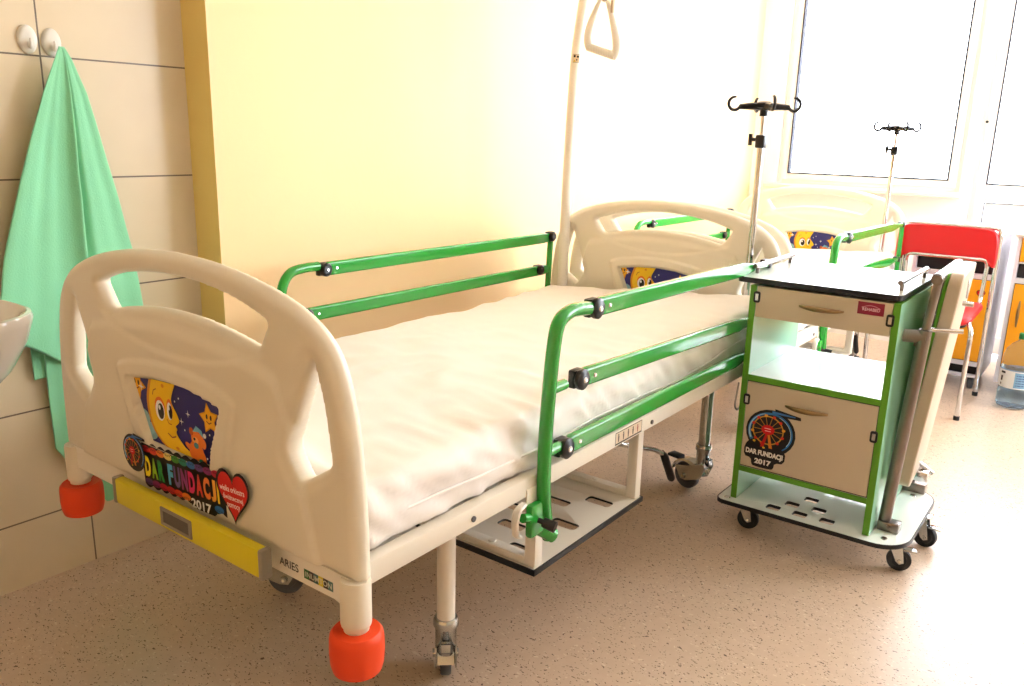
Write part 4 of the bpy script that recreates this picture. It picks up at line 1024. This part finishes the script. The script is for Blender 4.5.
# ------------------------------------------------------------------ yellow cabinets by the balcony door
def yellow_cabinet(loc):
    t = thing('yellow_cabinet', 'yellow fronted grey bedside cabinet on casters, behind the red chair', 'bedside cabinet', loc, 'yellow fronted cabinets'); w, d = 0.39, 0.42
    bm = B()
    for x in (-w/2, w/2-.018): box(bm, (x, -d/2, .065), (x+.018, d/2, .80), .001, 1)
    box(bm, (-w/2+.018,-d/2,.065), (w/2-.018,d/2,.080), .001, 1); box(bm, (-w/2+.018,-d/2,.125), (w/2-.018,d/2,.150), .001, 1); box(bm, (-w/2+.018,-d/2,.575), (w/2-.018,d/2,.60), .001, 1); box(bm, (-w/2+.018,d/2-.012,.08), (w/2-.018,d/2,.80)); box(bm, (-w/2+.018,-d/2,.672), (w/2-.018,d/2,.68))
    obj('carcass', bm, M_cgry, t, 'light grey carcass')
    bm = B(); box(bm, (-w/2-.012,-d/2-.012,.80), (w/2+.012,d/2+.01,.818), .004); obj('top_board', bm, M_lam, t, 'white top')
    bm = B(); box(bm, (-w/2+.02,-d/2+.02,.601), (w/2-.02,d/2-.014,.671)); box(bm, (-w/2+.02,-d/2+.02,.081), (w/2-.02,d/2-.014,.124)); obj('compartment_shade', bm, M_shade, t, 'dark block for the shade in the open compartment', smooth=False)  # solid near-black blocks stand in for the shade in the compartments
    bm = B(); box(bm, (-w/2+.021,-d/2-.003,.683), (w/2-.021,-d/2+.015,.797), .001, 1); dw = obj('drawer', bm, M_cyel, t, 'yellow drawer front')
    bm = B(); box(bm, (-w/2+.021,-d/2-.003,.153), (w/2-.021,-d/2+.015,.572), .001, 1); dd = obj('cabinet_door', bm, M_cyel, t, 'yellow door')
    bm = B(); box(bm, (-w/2+.0185,-d/2-.001,.1505), (w/2-.0185,-d/2+.01,.5745)); obj('door_gap_shade', bm, M_edge, dd, 'dark sheet for the shade in the door gap', smooth=False)  # black sheet put in for the shade along the door joint
    def hd(parent, a, b):
        a, b = Vector(a), Vector(b); bm = B(); pth = []; rr = []
        for k in range(11): u = k/10*2-1; pth.append(a.lerp(b, k/10)+Vector((0,-.016*(1-u*u)-.003,0))); rr.append(.003+.004*(1-u*u))
        tube(bm, pth, rr, 8); obj('handle', bm, M_skin, parent)
    hd(dd, (-w/2+.055,-d/2-.003,.36), (-w/2+.055,-d/2-.003,.49)); hd(dw, (-.06,-d/2-.003,.735), (.06,-d/2-.003,.735))
    for parent, hx, hz in ((dd, .14, .50), (dd, -.02, .455), (dw, -w/2+.055, .765)):
        A = Art((0,-d/2-.0035,0), (1,0,0), (0,0,1), (0,-1,0)); A.poly(heart(hx, hz, .040, .042), (40,10,10)); A.poly(heart(hx, hz, .034, .036), (214,24,26)); A.stroke([(hx-.008,hz),(hx+.008,hz)], .003, (250,220,210)); A.done('heart_sticker', parent, 'small red heart sticker')
    for x in (-w/2+.04, w/2-.04):
        for y in (-d/2+.05, d/2-.05):
            bm = B(); lathe(bm, [(0,-.010),(.020,-.010),(.029,-.011),(.031,-.007),(.031,.007),(.029,.011),(.020,.010),(0,.010)], (x,y-.014,.031), 'X', 20); ca = obj('caster', bm, M_rub, t)
            bm = B()
            for s in (-1,1): box(bm, (x+s*.015-.0015,y-.022,.022), (x+s*.015+.0015,y+.012,.066), .001)
            box(bm, (x-.018,y-.02,.058), (x+.018,y+.018,.066), .001); obj('caster_fork', bm, M_zinc, ca)
    return t
def dup(root, loc, label):
    r = root.copy(); COL.objects.link(r); r.location = loc; r['label'] = label
    for ch in list(root.children):
        c = ch.copy(); COL.objects.link(c); c.parent = r
        for g in list(ch.children):
            q = g.copy(); COL.objects.link(q); q.parent = c
    return r
ca = yellow_cabinet((1.188, 4.06, 0))
bpy.context.view_layer.update()
dup(ca, (1.642, 4.06, 0), 'yellow fronted grey bedside cabinet on casters at the right edge, behind the water bottle')

# ------------------------------------------------------------------ water bottle
def bottle():
    o = (1.556, 3.68, 0); t = thing('water_bottle', 'large clear water bottle with green cap on the floor at the right edge', 'bottle', o)
    bm = B(); prof = [(0,.004),(.050,.0),(.066,.006),(.072,.02),(.072,.085),(.068,.092),(.072,.10),(.073,.20),(.067,.212),(.071,.222),(.070,.25),(.060,.285),(.040,.312),(.020,.328),(.016,.332),(.016,.345),(0,.345)]
    lathe(bm, prof, seg=32); obj('body', bm, M_tapwater, t, 'clear bluish plastic body')
    bm = B(); lathe(bm, [(0,.01),(.062,.012),(.068,.024),(.068,.084),(.0645,.092),(.068,.10),(.069,.195),(0,.197)], seg=32); obj('water', bm, M_waterb, t)
    bm = B(); lathe(bm, [(0,.338),(.020,.338),(.020,.362),(.017,.366),(0,.366)], seg=20); obj('cap', bm, mat('green_cap', (20,120,70), .4), t, 'green cap')
    bm = B(); n = 24; rings = []
    for z in (.105,.19): rings.append([Vector((.0742*math.cos(a), .0742*math.sin(a), z)) for a in np.linspace(-PI*.98, -PI*.15, n)])
    for i in range(n-1):
        v = [bm.verts.new(p) for p in (rings[0][i], rings[0][i+1], rings[1][i+1], rings[1][i])]; f = bm.faces.new(v); f.material_index = 0
    bmesh.ops.remove_doubles(bm, verts=bm.verts[:], dist=1e-5)
    lb = obj('paper_label', bm, mat('label_paper', (232,235,238), .5), t, 'white and blue printed label')
    A = Art((0,0,0), (1,0,0), (0,0,1), (0,-1,0))
    def cyl(p, k=0): return p
    bm = B()
    def patch(a0, a1, z0, z1, mi):
        n = 5; last = None
        for i in range(n+1):
            a = a0+(a1-a0)*i/n; p = (bm.verts.new((.0747*math.cos(a), .0747*math.sin(a), z0)), bm.verts.new((.0747*math.cos(a), .0747*math.sin(a), z1)))
            if last: f = bm.faces.new((last[0], p[0], p[1], last[1])); f.material_index = mi
            last = p
    A.bm.free()
    patch(-2.55,-2.2,.172,.182,0); patch(-2.5,-2.35,.135,.16,0); patch(-2.5,-2.4,.115,.125,0); patch(-1.6,-.6,.11,.185,1)
    for k in range(5): patch(-1.5,-.8,.120+k*.012,.125+k*.012,2)
    obj('label_print', bm, [mat('ink_black',(30,30,40),.5), mat('ink_blue',(120,165,200),.5), mat('ink_dark_blue',(60,80,130),.5)], lb)
    return t
bottle()

# ------------------------------------------------------------------ towel, hooks, wash basin
def hook(y, z, label):
    t = thing('towel_hook', label, 'hook', (XT, y, z), 'hooks on the tiled wall')
    bm = B()
    rings = []
    for x, k in ((0,1),(.004,1),(.008,.93),(.0105,.8),(.0115,.5)): rings.append([Vector((x, .0235*k*math.cos(a), .034*k*math.sin(a))) for a in np.linspace(0, 2*PI, 28, endpoint=False)])
    ring_loft(bm, rings); obj('hook_plate', bm, M_white, t)
    bm = B(); tube(bm, smooth_path([(.008,0,-.006),(.013,.0,-.016),(.020,.0,-.018),(.022,0,-.010),(.0215,0,.002)], 5), [.0048]*11+[.0045,.0045,.0042,.004,.0038,.0036,.0034,.0032,.003,.0026], 10); obj('hook_prong', bm, M_white, t)
hook(0.155, 1.422, 'empty white oval hook on the tiled wall, left of the towel')
hook(0.212, 1.420, 'white oval hook on the tiled wall that the green towel hangs from')
def towel():
    # front layer
    LY = [(1.408,0.204),(1.38,0.192),(1.30,0.156),(1.08,0.076),(0.90,0.022),(0.70,-0.022),(0.62,-0.032)]
    RY = [(1.408,0.216),(1.38,0.232),(1.30,0.263),(1.05,0.322),(0.89,0.353),(0.73,0.368),(0.62,0.374)]
    def interp(T, z):
        for (z1, y1), (z2, y2) in zip(T, T[1:]):
            if z1 >= z >= z2: return y1+(y2-y1)*(z1-z)/(z1-z2)
        return T[-1][1]
    bm = B(); NS, NT = 90, 90
    def sheet(bm, botf, lo_l, lo_r, xoff, amp, yl=None, yr=None, top=1.408, thick=0.004, ph=0.0):
        G = []
        for j in range(NT+1):
            row = []
            for i in range(NS+1):
                s = i/NS; zb = botf(s); t = j/NT; z = top+(zb-top)*t
                a = interp(LY, z) if yl is None else yl(z); b = interp(RY, z) if yr is None else yr(z)
                y = a+(b-a)*s; w = min(1, (1.41-z)/0.35)
                sf = s+0.02*math.sin(5*z)
                f = 0.75*math.sin(sf*PI*2*1.6+ph+0.6*z)+0.30*math.sin(sf*PI*2*3.1+1.3+ph)+0.10*math.sin(sf*PI*2*6.2+z*2)
                # one deep pleat falling right of centre
                dpl = (s-0.60-0.02*(1.4-z)); f += 2.0*math.exp(-(dpl/0.060)**2)*(1 if dpl < 0 else 0.0)-1.2*math.exp(-((dpl-.02)/0.030)**2)
                x = xoff+amp*w*f+0.005*noise.noise(Vector((y*9,z*7,ph)))+(1-w)*0.012
                x = max(x, XT+0.006)
                row.append(Vector((x, y, z)))
            G.append(row)
        f0 = [[bm.verts.new(p) for p in r] for r in G]; b0 = [[bm.verts.new(p+Vector((-thick,0,0))) for p in r] for r in G]
        for j in range(NT):
            for i in range(NS):
                bm.faces.new((f0[j][i], f0[j][i+1], f0[j+1][i+1], f0[j+1][i])); bm.faces.new((b0[j][i], b0[j+1][i], b0[j+1][i+1], b0[j][i+1]))
        for j in range(NT):
            bm.faces.new((f0[j][0], f0[j+1][0], b0[j+1][0], b0[j][0])); bm.faces.new((f0[j][NS], b0[j][NS], b0[j+1][NS], f0[j+1][NS]))
        for i in range(NS):
            bm.faces.new((f0[0][i], b0[0][i], b0[0][i+1], f0[0][i+1])); bm.faces.new((f0[NT][i], f0[NT][i+1], b0[NT][i+1], b0[NT][i]))
    sheet(bm, lambda s: 0.705-0.115*min(1, s/0.55)**0.9+0.01*math.sin(s*9), 0, 0, -0.322, 0.010)
    # hem band along the lower edge
    t = obj('towel', bm, M_towel); t['label'] = 'mint green terry towel hanging on the tiled wall behind the bed'; t['category'] = 'towel'
    for e in t.data.edges: e.use_edge_sharp = False
    bm = B()
    sheet(bm, lambda s: 0.375-0.20*min(1, s/0.5) if s < 0.55 else 0.175+(s-.55)*.22, 0, 0, -0.347, 0.005, yl=lambda z: 0.098 if z < .9 else 0.16, yr=lambda z: 0.345, top=1.0, ph=1.7)
    sheet(bm, lambda s: 0.572, 0, 0, -0.352, 0.002, yl=lambda z: 0.070, yr=lambda z: 0.135, top=0.9, ph=.4)
    b = obj('hanging_corner', bm, M_towel, t, 'lower corner hanging behind the front layer')
    for e in b.data.edges: e.use_edge_sharp = False
    return t
towel()
def basin():
    t = thing('wash_basin', 'white wash basin cut off at the left edge of the picture', 'basin', (XT, -0.275, 0.805)); bm = B()
    def ring(k, z, xk=1.0):
        pts = []
        for q in np.linspace(0, 2*PI, 48, endpoint=False):
            c, s = math.cos(q), math.sin(q); ex = 0.75
            y = 0.262*k*math.copysign(abs(c)**ex, c); x = 0.20+0.20*k*xk*math.copysign(abs(s)**ex, s)
            pts.append(Vector((x, y, z)))
        return pts
    rings = [ring(.40,-.200), ring(.60,-.175), ring(.80,-.120), ring(.94,-.055), ring(.99,-.012), ring(1.0,.000), ring(.985,.010), ring(.955,.012), ring(.90,.004), ring(.84,-.030), ring(.70,-.080), ring(.45,-.105), ring(.1,-.112)]
    for r in rings:
        for p in r: p.x = max(p.x, 0.001)
    ring_loft(bm, rings); obj('bowl', bm, M_basin, t)
    bm = B(); lathe(bm, [(0,-.45),(.02,-.45),(.02,-.16),(0,-.16)], (.18,0,0), seg=16); tube(bm, round_path([(.18,0,-.44),(.18,0,-.5),(.0,0,-.5)], .05), .018, 12); obj('drain_pipe', bm, M_chr, t)
    bm = B(); lathe(bm, [(0,0.0),(.024,0.0),(.022,.06),(.016,.09),(0,.09)], (.07,0,0.006), seg=18); tube(bm, smooth_path([(.07,0,.07),(.12,0,.10),(.19,0,.095),(.205,0,.07)], 5), .010, 12); obj('tap', bm, M_chr, t)
    return t
basin()
